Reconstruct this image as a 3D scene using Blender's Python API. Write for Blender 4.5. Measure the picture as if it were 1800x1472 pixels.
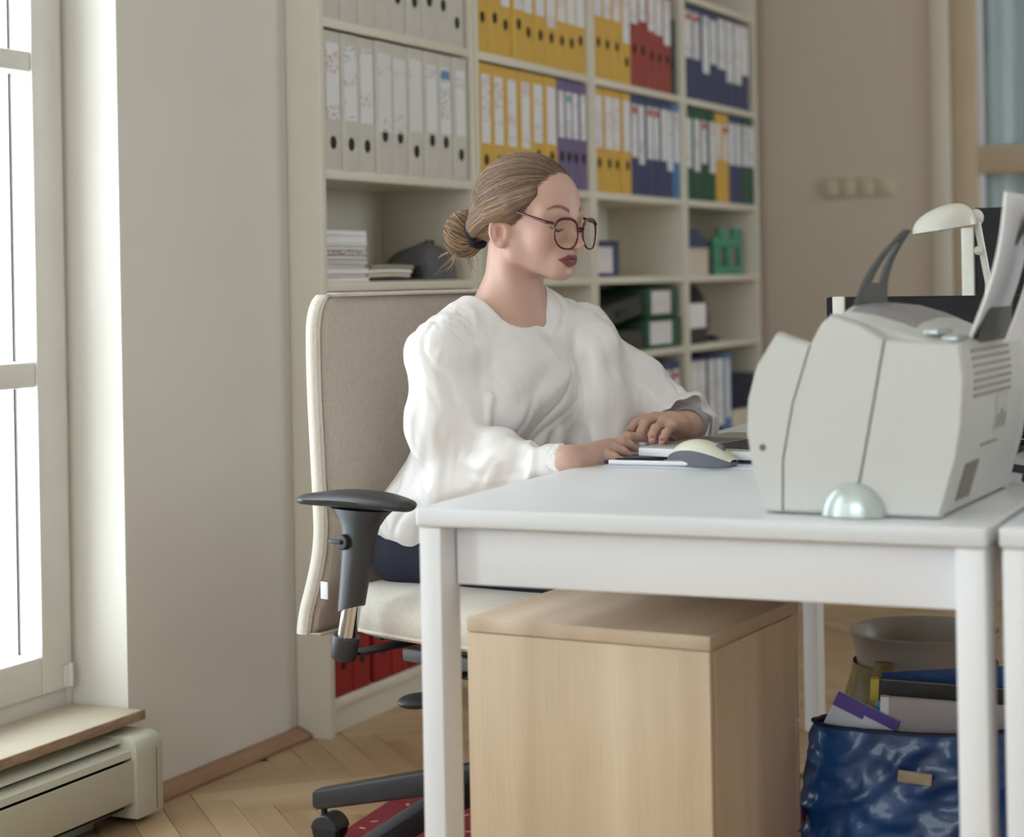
import bpy, bmesh, math, random
import numpy as np
from mathutils import Vector, Matrix

for _o in list(bpy.data.objects):
    bpy.data.objects.remove(_o)
SC = bpy.context.scene
COL = SC.collection

# ------------------------------------------------------------------ camera
FPX = 3417.0                       # focal length in pixels of the 1800 px frame
YAW = math.radians(25.1)
ROLL = math.atan(0.018)
CAM_H = 1.04
cam_d = bpy.data.cameras.new('camera')
cam_d.sensor_fit = 'HORIZONTAL'
cam_d.sensor_width = 36.0
cam_d.lens = FPX / 1800.0 * 36.0
cam_d.shift_y = -(736.0 - 489.0) / 1800.0
cam_d.clip_start = 0.05
cam_d.dof.use_dof = True
cam_d.dof.focus_distance = 3.32
cam_d.dof.aperture_fstop = 3.3
cam = bpy.data.objects.new('camera', cam_d)
COL.objects.link(cam)
_f = Vector((math.cos(YAW), math.sin(YAW), 0))
_r = Vector((math.sin(YAW), -math.cos(YAW), 0))
_u = Vector((0, 0, 1))
_c, _s = math.cos(ROLL), math.sin(ROLL)
_cx = _r * _c - _u * _s
_cy = _r * _s + _u * _c
_m = Matrix((_cx, _cy, -_f)).transposed().to_4x4()
_m.translation = Vector((0, 0, CAM_H))
cam.matrix_world = _m
SC.camera = cam

# ------------------------------------------------------------------ world, light, exposure
SC.view_settings.view_transform = 'Standard'
SC.view_settings.look = 'None'
SC.view_settings.gamma = 1.0
SC.view_settings.use_curve_mapping = False
SC.view_settings.exposure = 0.35
SC.cycles.use_denoising = True
SC.cycles.max_bounces = 10
SC.cycles.diffuse_bounces = 6
SC.cycles.transparent_max_bounces = 16
SC.cycles.caustics_reflective = False
SC.cycles.caustics_refractive = False
SC.cycles.sample_clamp_indirect = 6.0
world = bpy.data.worlds.new('overcast_sky')
SC.world = world
world.use_nodes = True
_bg = world.node_tree.nodes['Background']
_bg.inputs[0].default_value = (0.88, 0.95, 1.0, 1)
_bg.inputs[1].default_value = 6.0

WINDOWS = [(1.90, 3.172), (-0.30, 1.00), (-2.20, -0.90)]   # openings in the left wall, along X
WIN_Z = (0.19, 2.55)
WALL_Y, GLASS_Y = 2.346, 2.525
for _x0, _x1 in WINDOWS:
    _l = bpy.data.lights.new('window_portal', 'AREA')
    _l.shape = 'RECTANGLE'
    _l.size, _l.size_y = _x1 - _x0, WIN_Z[1] - WIN_Z[0]
    _l.cycles.is_portal = True
    _o = bpy.data.objects.new('window_portal', _l)
    COL.objects.link(_o)
    _o.location = ((_x0 + _x1) / 2, 2.74, (WIN_Z[0] + WIN_Z[1]) / 2)
    _o.rotation_euler = (math.radians(-90), 0, 0)      # shines towards -Y, into the room

NEAR_FILL_WINDOWS = [(0.1, 2.0)]                   # unseen opening behind the camera, added for frontal fill light, along Y
for _y0, _y1 in NEAR_FILL_WINDOWS:
    _l = bpy.data.lights.new('window_portal', 'AREA')
    _l.shape = 'RECTANGLE'
    _l.size, _l.size_y = 1.75, _y1 - _y0
    _l.cycles.is_portal = True
    _o = bpy.data.objects.new('window_portal', _l)
    COL.objects.link(_o)
    _o.location = (-2.83, (_y0 + _y1) / 2, 1.725)
    _o.rotation_euler = (0, math.radians(-90), 0)

RIGHT_FILL_WINDOWS = [(5.2, 6.9)]                               # unseen opening opposite the bookcases, added to brighten the shelves, along X
for _x0, _x1 in RIGHT_FILL_WINDOWS:
    _l = bpy.data.lights.new('window_portal', 'AREA')
    _l.shape = 'RECTANGLE'
    _l.size, _l.size_y = _x1 - _x0, 1.65
    _l.cycles.is_portal = True
    _o = bpy.data.objects.new('window_portal', _l)
    COL.objects.link(_o)
    _o.location = ((_x0 + _x1) / 2, -2.83, 1.725)
    _o.rotation_euler = (math.radians(90), 0, 0)

# ------------------------------------------------------------------ pixel helpers (photo pixel -> point in the room)
def ray(px, py):
    a, b = (px - 900) / FPX, (489 - py) / FPX
    L, U = a * _c + b * _s, -a * _s + b * _c
    return np.array((_f.x + _r.x * L, _f.y + _r.y * L, U))
def atZ(px, py, Z):
    return ray(px, py) * Z + np.array((0, 0, CAM_H))
def atz(px, py, z):
    r = ray(px, py)
    return r * ((z - CAM_H) / r[2]) + np.array((0, 0, CAM_H))

# ------------------------------------------------------------------ materials
def lin(c):
    return tuple(((v / 255) / 12.92 if v / 255 <= 0.04045 else (((v / 255) + 0.055) / 1.055) ** 2.4) for v in c)
MATS = {}
def mat(name, rgb, rough=0.5, metal=0.0, var=0.04, vscale=6.0, bump=0.0, bscale=200.0, stretch=(1, 1, 1),
        sheen=0.0, coat=0.0, spec=0.5, alpha=1.0, trans=0.0, rgb2=None, coords='Object', sss=0.0, detail=3.0):
    """principled material; colour varies a little through an object-space noise"""
    if name in MATS:
        return MATS[name]
    m = bpy.data.materials.new(name)
    m.use_nodes = True
    nt = m.node_tree
    b = nt.nodes['Principled BSDF']
    c = lin(rgb)
    b.inputs['Roughness'].default_value = rough
    b.inputs['Metallic'].default_value = metal
    b.inputs['Specular IOR Level'].default_value = spec
    b.inputs['Sheen Weight'].default_value = sheen
    b.inputs['Coat Weight'].default_value = coat
    b.inputs['Transmission Weight'].default_value = trans
    b.inputs['Alpha'].default_value = alpha
    if sss > 0:
        b.inputs['Subsurface Weight'].default_value = sss
        b.inputs['Subsurface Radius'].default_value = (0.012, 0.005, 0.003)
        b.inputs['Subsurface Scale'].default_value = 1.0
    tc = nt.nodes.new('ShaderNodeTexCoord')
    mp = nt.nodes.new('ShaderNodeMapping')
    mp.inputs['Scale'].default_value = stretch
    nt.links.new(tc.outputs[coords], mp.inputs[0])
    n = nt.nodes.new('ShaderNodeTexNoise')
    n.inputs['Scale'].default_value = vscale
    n.inputs['Detail'].default_value = detail
    nt.links.new(mp.outputs[0], n.inputs[0])
    r = nt.nodes.new('ShaderNodeValToRGB')
    r.color_ramp.elements[0].position = 0.3
    r.color_ramp.elements[1].position = 0.7
    if rgb2 is None:
        lo = tuple(max(0, v * (1 - var)) for v in c)
        hi = tuple(min(1, v * (1 + var)) for v in c)
    else:
        lo, hi = lin(rgb2), c
    r.color_ramp.elements[0].color = lo + (1,)
    r.color_ramp.elements[1].color = hi + (1,)
    nt.links.new(n.outputs['Fac'], r.inputs[0])
    nt.links.new(r.outputs[0], b.inputs['Base Color'])
    if bump > 0:
        n2 = nt.nodes.new('ShaderNodeTexNoise')
        n2.inputs['Scale'].default_value = bscale
        n2.inputs['Detail'].default_value = 2.0
        nt.links.new(mp.outputs[0], n2.inputs[0])
        bp = nt.nodes.new('ShaderNodeBump')
        bp.inputs['Strength'].default_value = bump
        bp.inputs['Distance'].default_value = 0.002
        nt.links.new(n2.outputs['Fac'], bp.inputs['Height'])
        nt.links.new(bp.outputs[0], b.inputs['Normal'])
    MATS[name] = m
    return m

def glass_mat(name, tint=(1, 1, 1), refl=0.08, rough=0.02):
    """thin pane: see-through with a weak fresnel reflection"""
    m = bpy.data.materials.new(name)
    m.use_nodes = True
    nt = m.node_tree
    nt.nodes.clear()
    out = nt.nodes.new('ShaderNodeOutputMaterial')
    tr = nt.nodes.new('ShaderNodeBsdfTransparent')
    tr.inputs[0].default_value = tint + (1,)
    gl = nt.nodes.new('ShaderNodeBsdfGlossy')
    gl.inputs['Roughness'].default_value = rough
    lw = nt.nodes.new('ShaderNodeLayerWeight')
    pw = nt.nodes.new('ShaderNodeMath'); pw.operation = 'POWER'; pw.inputs[1].default_value = 5.0
    ma = nt.nodes.new('ShaderNodeMath'); ma.operation = 'MULTIPLY_ADD'
    ma.inputs[1].default_value = 0.5; ma.inputs[2].default_value = refl * 0.4
    mx = nt.nodes.new('ShaderNodeMixShader')
    nt.links.new(lw.outputs['Facing'], pw.inputs[0])
    nt.links.new(pw.outputs[0], ma.inputs[0])
    nt.links.new(ma.outputs[0], mx.inputs[0])
    nt.links.new(tr.outputs[0], mx.inputs[1])
    nt.links.new(gl.outputs[0], mx.inputs[2])
    nt.links.new(mx.outputs[0], out.inputs[0])
    MATS[name] = m
    return m

# ------------------------------------------------------------------ mesh helpers
class MB:
    """collects shapes into one bmesh"""
    def __init__(self):
        self.bm = bmesh.new()
    def _merge(self, b2, M=None):
        if M is not None:
            b2.transform(M)
        me = bpy.data.meshes.new('tmp')
        b2.to_mesh(me)
        b2.free()
        self.bm.from_mesh(me)
        bpy.data.meshes.remove(me)
        return self
    def box(self, x0, x1, y0, y1, z0, z1, bev=0.0, seg=2, M=None):
        b = bmesh.new()
        bmesh.ops.create_cube(b, size=1.0)
        for v in b.verts:
            v.co = Vector((x0 + (v.co.x + .5) * (x1 - x0), y0 + (v.co.y + .5) * (y1 - y0), z0 + (v.co.z + .5) * (z1 - z0)))
        if bev > 0:
            bmesh.ops.bevel(b, geom=b.edges[:], offset=bev, segments=seg, profile=0.5, affect='EDGES')
        return self._merge(b, M)
    def cyl(self, p0, p1, r0, r1=None, n=20, caps=True, bev=0.0):
        r1 = r0 if r1 is None else r1
        p0, p1 = Vector(p0), Vector(p1)
        d = p1 - p0
        b = bmesh.new()
        bmesh.ops.create_cone(b, cap_ends=caps, cap_tris=False, segments=n, radius1=r0, radius2=r1, depth=d.length)
        if bev > 0:
            es = [e for e in b.edges if len(e.link_faces) == 2 and any(len(f.verts) > 4 for f in e.link_faces)]
            bmesh.ops.bevel(b, geom=es, offset=bev, segments=3, profile=0.5, affect='EDGES')
        q = d.to_track_quat('Z', 'Y')
        return self._merge(b, Matrix.Translation((p0 + p1) / 2) @ q.to_matrix().to_4x4())
    def sphere(self, c, r, n=16, M=None):
        b = bmesh.new()
        bmesh.ops.create_uvsphere(b, u_segments=n * 2, v_segments=n, radius=1.0)
        s = r if hasattr(r, '__len__') else (r, r, r)
        b.transform(Matrix.Translation(c) @ (M if M is not None else Matrix()) @ Matrix.Diagonal((s[0], s[1], s[2], 1)))
        return self._merge(b)
    def tube(self, pts, rad, n=8, closed=False, flat=1.0, caps=True):
        """sweep a (possibly flattened) circle along points; rad scalar or list"""
        pts = [Vector(p) for p in pts]
        N = len(pts)
        rs = rad if hasattr(rad, '__len__') else [rad] * N
        b = self.bm
        rings = []
        prev = None
        for i, p in enumerate(pts):
            if closed:
                t = pts[(i + 1) % N] - pts[i - 1]
            else:
                t = pts[min(i + 1, N - 1)] - pts[max(i - 1, 0)]
            if t.length < 1e-9:
                t = Vector((0, 0, 1))
            t.normalize()
            if prev is None:
                a = Vector((0, 0, 1)) if abs(t.z) < 0.9 else Vector((1, 0, 0))
                nrm = (a - t * a.dot(t)).normalized()
            else:
                nrm = (prev - t * prev.dot(t)).normalized()
            prev = nrm
            bn = t.cross(nrm)
            rings.append([b.verts.new(p + (nrm * math.cos(2 * math.pi * k / n) * flat + bn * math.sin(2 * math.pi * k / n)) * rs[i]) for k in range(n)])
        M_ = N if closed else N - 1
        for i in range(M_):
            r0, r1 = rings[i], rings[(i + 1) % N]
            for k in range(n):
                b.faces.new((r0[k], r0[(k + 1) % n], r1[(k + 1) % n], r1[k]))
        if caps and not closed:
            b.faces.new(rings[0][::-1])
            b.faces.new(rings[-1])
        return self
    def prism(self, poly, axis, a0, a1, bev=0.0, seg=2, M=None):
        """extrude a 2D polygon along axis ('x','y','z'); poly in the two other axes, in order"""
        b = bmesh.new()
        def mk(p, a):
            return {'x': (a, p[0], p[1]), 'y': (p[0], a, p[1]), 'z': (p[0], p[1], a)}[axis]
        v0 = [b.verts.new(mk(p, a0)) for p in poly]
        v1 = [b.verts.new(mk(p, a1)) for p in poly]
        n = len(poly)
        b.faces.new(v0)
        b.faces.new(v1[::-1])
        for i in range(n):
            b.faces.new((v0[i], v1[i], v1[(i + 1) % n], v0[(i + 1) % n]))
        bmesh.ops.recalc_face_normals(b, faces=b.faces[:])
        if bev > 0:
            es = [e for e in b.edges if e.calc_face_angle(0) > 0.5]
            bmesh.ops.bevel(b, geom=es, offset=bev, segments=seg, profile=0.5, affect='EDGES')
        return self._merge(b, M)
    def lathe(self, prof, n=32, M=None, caps=True):
        b = bmesh.new()
        rings = [[b.verts.new((r * math.cos(2 * math.pi * k / n), r * math.sin(2 * math.pi * k / n), z)) for k in range(n)] for r, z in prof]
        for i in range(len(prof) - 1):
            for k in range(n):
                b.faces.new((rings[i][k], rings[i][(k + 1) % n], rings[i + 1][(k + 1) % n], rings[i + 1][k]))
        if caps:
            b.faces.new(rings[0][::-1])
            b.faces.new(rings[-1])
        bmesh.ops.recalc_face_normals(b, faces=b.faces[:])
        return self._merge(b, M)
    def surf(self, fn, nu, nv, thick=0.0):
        """grid surface fn(u,v)->xyz, with thickness along the normal when thick > 0"""
        b = bmesh.new()
        g = [[b.verts.new(fn(i / nu, j / nv)) for j in range(nv + 1)] for i in range(nu + 1)]
        for i in range(nu):
            for j in range(nv):
                b.faces.new((g[i][j], g[i + 1][j], g[i + 1][j + 1], g[i][j + 1]))
        b.normal_update()
        if thick:
            bmesh.ops.solidify(b, geom=b.faces[:], thickness=thick)
        return self._merge(b)
    def mesh(self, name):
        me = bpy.data.meshes.new(name)
        self.bm.to_mesh(me)
        self.bm.free()
        return me
    def build(self, name, material, parent=None, smooth=True, angle=35, loc=None, rotz=None):
        me = self.mesh(name)
        return link(name, me, material, parent, smooth, angle, loc, rotz)

def link(name, me, material, parent=None, smooth=True, angle=35, loc=None, rotz=None):
    if material is not None and not me.materials:
        me.materials.append(MATS[material] if isinstance(material, str) else material)
    if smooth:
        shade(me, angle)
    o = bpy.data.objects.new(name, me)
    COL.objects.link(o)
    if parent is not None:
        o.parent = parent
    if loc is not None:
        o.location = loc
    if rotz is not None:
        o.rotation_euler = (0, 0, rotz)
    return o

def shade(me, angle=35):
    n = len(me.polygons)
    me.polygons.foreach_set('use_smooth', np.ones(n, dtype=bool))
    if angle is not None and angle < 180:
        me.set_sharp_from_angle(angle=math.radians(angle))

def tag(o, label, cat, group=None):
    o['label'] = label
    o['category'] = cat
    if group:
        o['group'] = group
    return o
def thing(name, label, cat, loc=(0, 0, 0), rotz=0.0, group=None):
    o = bpy.data.objects.new(name, None)
    o.empty_display_size = 0.1
    COL.objects.link(o)
    o.location = loc
    o.rotation_euler = (0, 0, rotz)
    return tag(o, label, cat, group)
def struct(o):
    o['kind'] = 'structure'
    return o
RNG = random.Random(7)
# ------------------------------------------------------------------ palette
mat('wall_paint', (224, 220, 213), 0.75, var=0.02, vscale=2.0, bump=0.06, bscale=60)
mat('back_wall_paint', (216, 203, 188), 0.8, var=0.02, vscale=1.5)
mat('ceiling_paint', (240, 239, 236), 0.8, var=0.01)
mat('window_paint', (222, 219, 213), 0.45, var=0.03, vscale=9)
mat('sill_paint', (203, 192, 172), 0.5, var=0.05, vscale=9)
mat('sill_edge', (176, 150, 122), 0.65, var=0.3, vscale=24, stretch=(1, 3, 6), rgb2=(140, 116, 96))
mat('radiator_enamel', (196, 194, 178), 0.42, var=0.03, vscale=5)
mat('dark_slot', (28, 27, 25), 0.8)
mat('baseboard_wood', (156, 120, 94), 0.5, var=0.18, vscale=10, stretch=(0.6, 6, 12))
mat('bookcase_white', (222, 216, 202), 0.45, var=0.02, vscale=2)
mat('desk_white', (226, 228, 232), 0.28, var=0.01, vscale=2)
mat('desk_edge', (240, 241, 246), 0.35, var=0.01, vscale=2)
mat('fabric_cream', (216, 208, 196), 0.9, var=0.05, vscale=140, bump=0.5, bscale=900, sheen=0.3)
mat('fabric_cream_shaded', (190, 178, 166), 0.92, var=0.07, vscale=120, bump=0.5, bscale=900, sheen=0.25)  # darker copy of the cream fabric, with the backrest's shade in its colour
mat('black_plastic', (52, 53, 57), 0.42, var=0.05)
mat('dark_plastic', (38, 38, 41), 0.5, var=0.05)
mat('grey_plastic', (96, 97, 100), 0.45, var=0.04)
mat('chrome', (215, 215, 215), 0.08, metal=1.0, var=0.01)
mat('steel', (150, 152, 156), 0.3, metal=1.0, var=0.02)
mat('paper_white', (238, 236, 238), 0.75, var=0.01)
mat('paper_cool', (226, 228, 238), 0.75, var=0.02)
mat('printer_shell', (204, 205, 202), 0.42, var=0.015, vscale=4)
mat('printer_dark', (84, 86, 84), 0.5, var=0.03)
mat('vent_grey', (150, 145, 136), 0.5)
mat('socket_grey', (128, 120, 112), 0.5)
mat('grille_grey', (150, 147, 150), 0.5)
mat('printer_silver', (196, 206, 204), 0.25, metal=0.35, var=0.02)
mat('lamp_white', (232, 230, 220), 0.3, var=0.01)
mat('monitor_black', (22, 21, 23), 0.55, var=0.05, spec=0.25)
mat('laptop_silver', (186, 184, 182), 0.35, metal=0.55, var=0.01)
mat('laptop_edge', (232, 232, 234), 0.35, var=0.01)
mat('key_black', (40, 40, 44), 0.5, var=0.02)
mat('red_carpet', (126, 34, 42), 0.95, var=0.12, vscale=90, bump=0.6, bscale=700)
mat('carpet_fleck', (206, 150, 140), 0.95, var=0.1, vscale=200)
mat('bin_plastic', (212, 208, 198), 0.35, var=0.02, trans=0.12)
mat('bin_liner', (150, 134, 92), 0.4, var=0.15, vscale=30, bump=0.6, bscale=60)
mat('bag_blue', (30, 82, 146), 0.36, vscale=9, rgb2=(18, 52, 100), bump=0.5, bscale=70, coat=0.2)
mat('bag_inside', (24, 34, 62), 0.5, var=0.2)
mat('beige_web', (170, 156, 136), 0.8, var=0.15, vscale=40)
mat('glasses_red', (86, 18, 30), 0.22, var=0.12, vscale=30, coat=0.2)
mat('navy_fabric', (38, 40, 58), 0.85, var=0.08, vscale=60, bump=0.3, bscale=500)
mat('shoe_black', (26, 25, 26), 0.4)
mat('hair_tie', (32, 36, 52), 0.9, var=0.2, vscale=120, bump=0.8, bscale=300)
mat('switch_plastic', (205, 192, 168), 0.4, var=0.01)
mat('door_paint', (205, 186, 160), 0.5, var=0.02)
mat('door_trim_paint', (222, 214, 200), 0.5, var=0.02)
mat('curtain_blue', (222, 230, 234), 0.85, var=0.08, vscale=6, stretch=(1, 8, 0.4))
BINDER = {'white': (206, 201, 193), 'yellow': (214, 172, 76), 'purple': (112, 98, 138), 'red': (156, 66, 60),
          'blue': (60, 68, 108), 'green': (38, 84, 62), 'dark_green': (40, 58, 48), 'sky': (72, 124, 172), 'black': (40, 40, 42)}
for _k, _v in BINDER.items():
    mat('binder_' + _k, _v, 0.5, var=0.05, vscale=20)
mat('red_folder', (150, 24, 26), 0.5, var=0.1, vscale=12)
mat('ring_dark', (22, 22, 22), 0.4, metal=0.3)
glass_mat('window_glass', (0.97, 0.99, 0.99))
glass_mat('door_glass', (0.93, 0.97, 0.98))
glass_mat('lens_glass', (0.93, 0.93, 0.90))

def wood_mat(name, c1, c2, band=9.0, grain=160.0, axis_scale=(1, 1, 0.04), rough=0.45, per_object=False):
    """lengthwise bands plus fine grain; per_object shifts tone from piece to piece"""
    m = bpy.data.materials.new(name)
    m.use_nodes = True
    nt = m.node_tree
    b = nt.nodes['Principled BSDF']
    b.inputs['Roughness'].default_value = rough
    tc = nt.nodes.new('ShaderNodeTexCoord')
    mp = nt.nodes.new('ShaderNodeMapping')
    mp.inputs['Scale'].default_value = axis_scale
    nt.links.new(tc.outputs['Object'], mp.inputs[0])
    src = mp.outputs[0]
    oi = nt.nodes.new('ShaderNodeObjectInfo')
    if per_object:
        ad = nt.nodes.new('ShaderNodeVectorMath')
        ad.operation = 'ADD'
        sc = nt.nodes.new('ShaderNodeMath')
        sc.operation = 'MULTIPLY'
        sc.inputs[1].default_value = 37.0
        nt.links.new(oi.outputs['Random'], sc.inputs[0])
        nt.links.new(src, ad.inputs[0])
        nt.links.new(sc.outputs[0], ad.inputs[1])
        src = ad.outputs[0]
    n1 = nt.nodes.new('ShaderNodeTexNoise')
    n1.inputs['Scale'].default_value = band
    n1.inputs['Detail'].default_value = 1.0
    n2 = nt.nodes.new('ShaderNodeTexNoise')
    n2.inputs['Scale'].default_value = grain
    n2.inputs['Detail'].default_value = 4.0
    nt.links.new(src, n1.inputs[0])
    nt.links.new(src, n2.inputs[0])
    mx = nt.nodes.new('ShaderNodeMath')
    mx.operation = 'MULTIPLY_ADD'
    mx.inputs[1].default_value = 0.35
    nt.links.new(n2.outputs['Fac'], mx.inputs[0])
    nt.links.new(n1.outputs['Fac'], mx.inputs[2])
    last = mx.outputs[0]
    if per_object:
        m3 = nt.nodes.new('ShaderNodeMath')
        m3.operation = 'MULTIPLY_ADD'
        m3.inputs[1].default_value = 0.34
        nt.links.new(oi.outputs['Random'], m3.inputs[0])
        m4 = nt.nodes.new('ShaderNodeMath')
        m4.operation = 'SUBTRACT'
        m4.inputs[1].default_value = 0.17
        nt.links.new(last, m4.inputs[0])
        nt.links.new(m4.outputs[0], m3.inputs[2])
        last = m3.outputs[0]
    r = nt.nodes.new('ShaderNodeValToRGB')
    r.color_ramp.elements[0].position = 0.45
    r.color_ramp.elements[1].position = 0.9
    r.color_ramp.elements[0].color = lin(c2) + (1,)
    r.color_ramp.elements[1].color = lin(c1) + (1,)
    nt.links.new(last, r.inputs[0])
    nt.links.new(r.outputs[0], b.inputs['Base Color'])
    bp = nt.nodes.new('ShaderNodeBump')
    bp.inputs['Strength'].default_value = 0.08
    bp.inputs['Distance'].default_value = 0.001
    nt.links.new(n2.outputs['Fac'], bp.inputs['Height'])
    nt.links.new(bp.outputs[0], b.inputs['Normal'])
    MATS[name] = m
    return m
wood_mat('cabinet_wood', (224, 202, 174), (198, 172, 142), band=14, grain=260, axis_scale=(1, 1, 0.03))
wood_mat('cabinet_wood_top', (222, 202, 178), (198, 174, 148), band=12, grain=240, axis_scale=(0.04, 1, 1))
wood_mat('parquet', (192, 164, 128), (160, 130, 96), band=10, grain=200, axis_scale=(0.05, 1, 1), rough=0.35, per_object=True)
wood_mat('parquet_base', (182, 154, 118), (160, 132, 100), band=6, grain=90, axis_scale=(0.3, 1, 1), rough=0.4)

def print_mat(name, paper, inks, rows=26.0, accent=None, thr=0.56):
    """label paper with rows of faint print"""
    m = bpy.data.materials.new(name)
    m.use_nodes = True
    nt = m.node_tree
    b = nt.nodes['Principled BSDF']
    b.inputs['Roughness'].default_value = 0.6
    tc = nt.nodes.new('ShaderNodeTexCoord')
    oi = nt.nodes.new('ShaderNodeObjectInfo')
    sc = nt.nodes.new('ShaderNodeMath'); sc.operation = 'MULTIPLY'; sc.inputs[1].default_value = 19.0
    nt.links.new(oi.outputs['Random'], sc.inputs[0])
    ad = nt.nodes.new('ShaderNodeVectorMath'); ad.operation = 'ADD'
    nt.links.new(tc.outputs['Object'], ad.inputs[0])
    nt.links.new(sc.outputs[0], ad.inputs[1])
    mp = nt.nodes.new('ShaderNodeMapping')
    mp.inputs['Scale'].default_value = (110, 1, rows * 5)
    nt.links.new(ad.outputs[0], mp.inputs[0])
    n = nt.nodes.new('ShaderNodeTexNoise')
    n.inputs['Scale'].default_value = 1.0
    n.inputs['Detail'].default_value = 1.0
    nt.links.new(mp.outputs[0], n.inputs[0])
    st = nt.nodes.new('ShaderNodeMath'); st.operation = 'GREATER_THAN'; st.inputs[1].default_value = thr
    nt.links.new(n.outputs['Fac'], st.inputs[0])
    mp2 = nt.nodes.new('ShaderNodeMapping')
    mp2.inputs['Scale'].default_value = (2, 1, 22)
    nt.links.new(ad.outputs[0], mp2.inputs[0])
    n2 = nt.nodes.new('ShaderNodeTexNoise')
    n2.inputs['Scale'].default_value = 1.0
    nt.links.new(mp2.outputs[0], n2.inputs[0])
    s2 = nt.nodes.new('ShaderNodeMath'); s2.operation = 'GREATER_THAN'; s2.inputs[1].default_value = 0.54
    nt.links.new(n2.outputs['Fac'], s2.inputs[0])
    mu = nt.nodes.new('ShaderNodeMath'); mu.operation = 'MULTIPLY'
    nt.links.new(st.outputs[0], mu.inputs[0])
    nt.links.new(s2.outputs[0], mu.inputs[1])
    r = nt.nodes.new('ShaderNodeValToRGB')
    r.color_ramp.interpolation = 'CONSTANT'
    r.color_ramp.elements[0].color = lin(inks[0]) + (1,)
    r.color_ramp.elements[1].position = 0.52
    r.color_ramp.elements[1].color = lin(inks[1]) + (1,)
    mp3 = nt.nodes.new('ShaderNodeMapping'); mp3.inputs['Scale'].default_value = (1, 1, 9)
    nt.links.new(ad.outputs[0], mp3.inputs[0])
    n3 = nt.nodes.new('ShaderNodeTexNoise'); n3.inputs['Scale'].default_value = 1.0
    nt.links.new(mp3.outputs[0], n3.inputs[0])
    nt.links.new(n3.outputs['Fac'], r.inputs[0])
    mx = nt.nodes.new('ShaderNodeMix'); mx.data_type = 'RGBA'
    mx.inputs[6].default_value = lin(paper) + (1,)
    nt.links.new(r.outputs[0], mx.inputs[7])
    nt.links.new(mu.outputs[0], mx.inputs[0])
    nt.links.new(mx.outputs[2], b.inputs['Base Color'])
    MATS[name] = m
    return m
print_mat('label_print', (228, 229, 234), ((206, 172, 174), (172, 174, 182)), rows=40)
print_mat('label_print_plain', (224, 223, 225), ((212, 190, 190), (190, 190, 196)), rows=40, thr=0.58)
print_mat('magazine_edge', (214, 208, 206), ((110, 70, 60), (70, 74, 100)), rows=60)
# ------------------------------------------------------------------ smooth solid modelling: distance fields meshed into one continuous surface
def nrm(v):
    v = np.asarray(v, float)
    return v / np.linalg.norm(v)
class Field:
    def __init__(self):
        self.ops = []
    def add(self, fn, c, r, k=.01, sub=False):
        self.ops.append((fn, np.asarray(c, float), float(r), float(k), sub))
    def sphere(self, c, r, k=.01, sub=False):
        c = np.asarray(c, float)
        self.add(lambda p: np.sqrt(((p - c) ** 2).sum(-1)) - r, c, r, k, sub)
    def ell(self, c, rad, R=None, k=.01, sub=False, disp=None):
        c = np.asarray(c, float); rad = np.asarray(rad, float)
        R = np.eye(3) if R is None else np.asarray(R, float)      # rows = axes
        def fn(p):
            q = (p - c) @ R.T
            a = np.sqrt(((q / rad) ** 2).sum(-1)) + 1e-9
            b = np.sqrt(((q / rad ** 2) ** 2).sum(-1)) + 1e-9
            d = a * (a - 1) / b
            if disp is not None:
                d = d - disp(q)
            return d
        self.add(fn, c, rad.max() + .01, k, sub)
    def cone(self, a, b, r1, r2, k=.01, sub=False, disp=None):
        a = np.asarray(a, float); b = np.asarray(b, float)
        ab = b - a; L2 = (ab ** 2).sum(); L = math.sqrt(L2)
        t = ab / L
        up = np.array((0, 0, 1.)) if abs(t[2]) < .9 else np.array((1., 0, 0))
        e1 = nrm(np.cross(t, up)); e2 = np.cross(t, e1)
        def fn(p):
            q = p - a
            h = np.clip((q @ ab) / L2, 0, 1)
            d = np.sqrt(((q - h[..., None] * ab) ** 2).sum(-1)) - (r1 + (r2 - r1) * h)
            if disp is not None:
                d = d - disp(h, np.arctan2(q @ e2, q @ e1))
            return d
        self.add(fn, (a + b) / 2, L / 2 + max(r1, r2) + .01, k, sub)
    def plane(self, p0, n, k=.01, c=None, r=1.0, sub=True):
        """cut away everything on the side the normal points to (near c)"""
        p0 = np.asarray(p0, float); n = nrm(n)
        self.add(lambda p: -((p - p0) @ n), p0 if c is None else c, r, k, sub)
    def eval(self, P, bc, br):
        d = np.full(P.shape[:2], 0.2)
        for fn, c, r, k, sub in self.ops:
            m = np.sqrt(((bc - c) ** 2).sum(-1)) < r + br + 2.2 * k + .02
            if not m.any():
                continue
            v = fn(P[m])
            dm = d[m]
            if sub:
                v = -v
                h = np.maximum(k - np.abs(dm - v), 0) / k
                d[m] = np.maximum(dm, v) + h * h * k * .25
            else:
                h = np.maximum(k - np.abs(dm - v), 0) / k
                d[m] = np.minimum(dm, v) - h * h * k * .25
        return d
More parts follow.
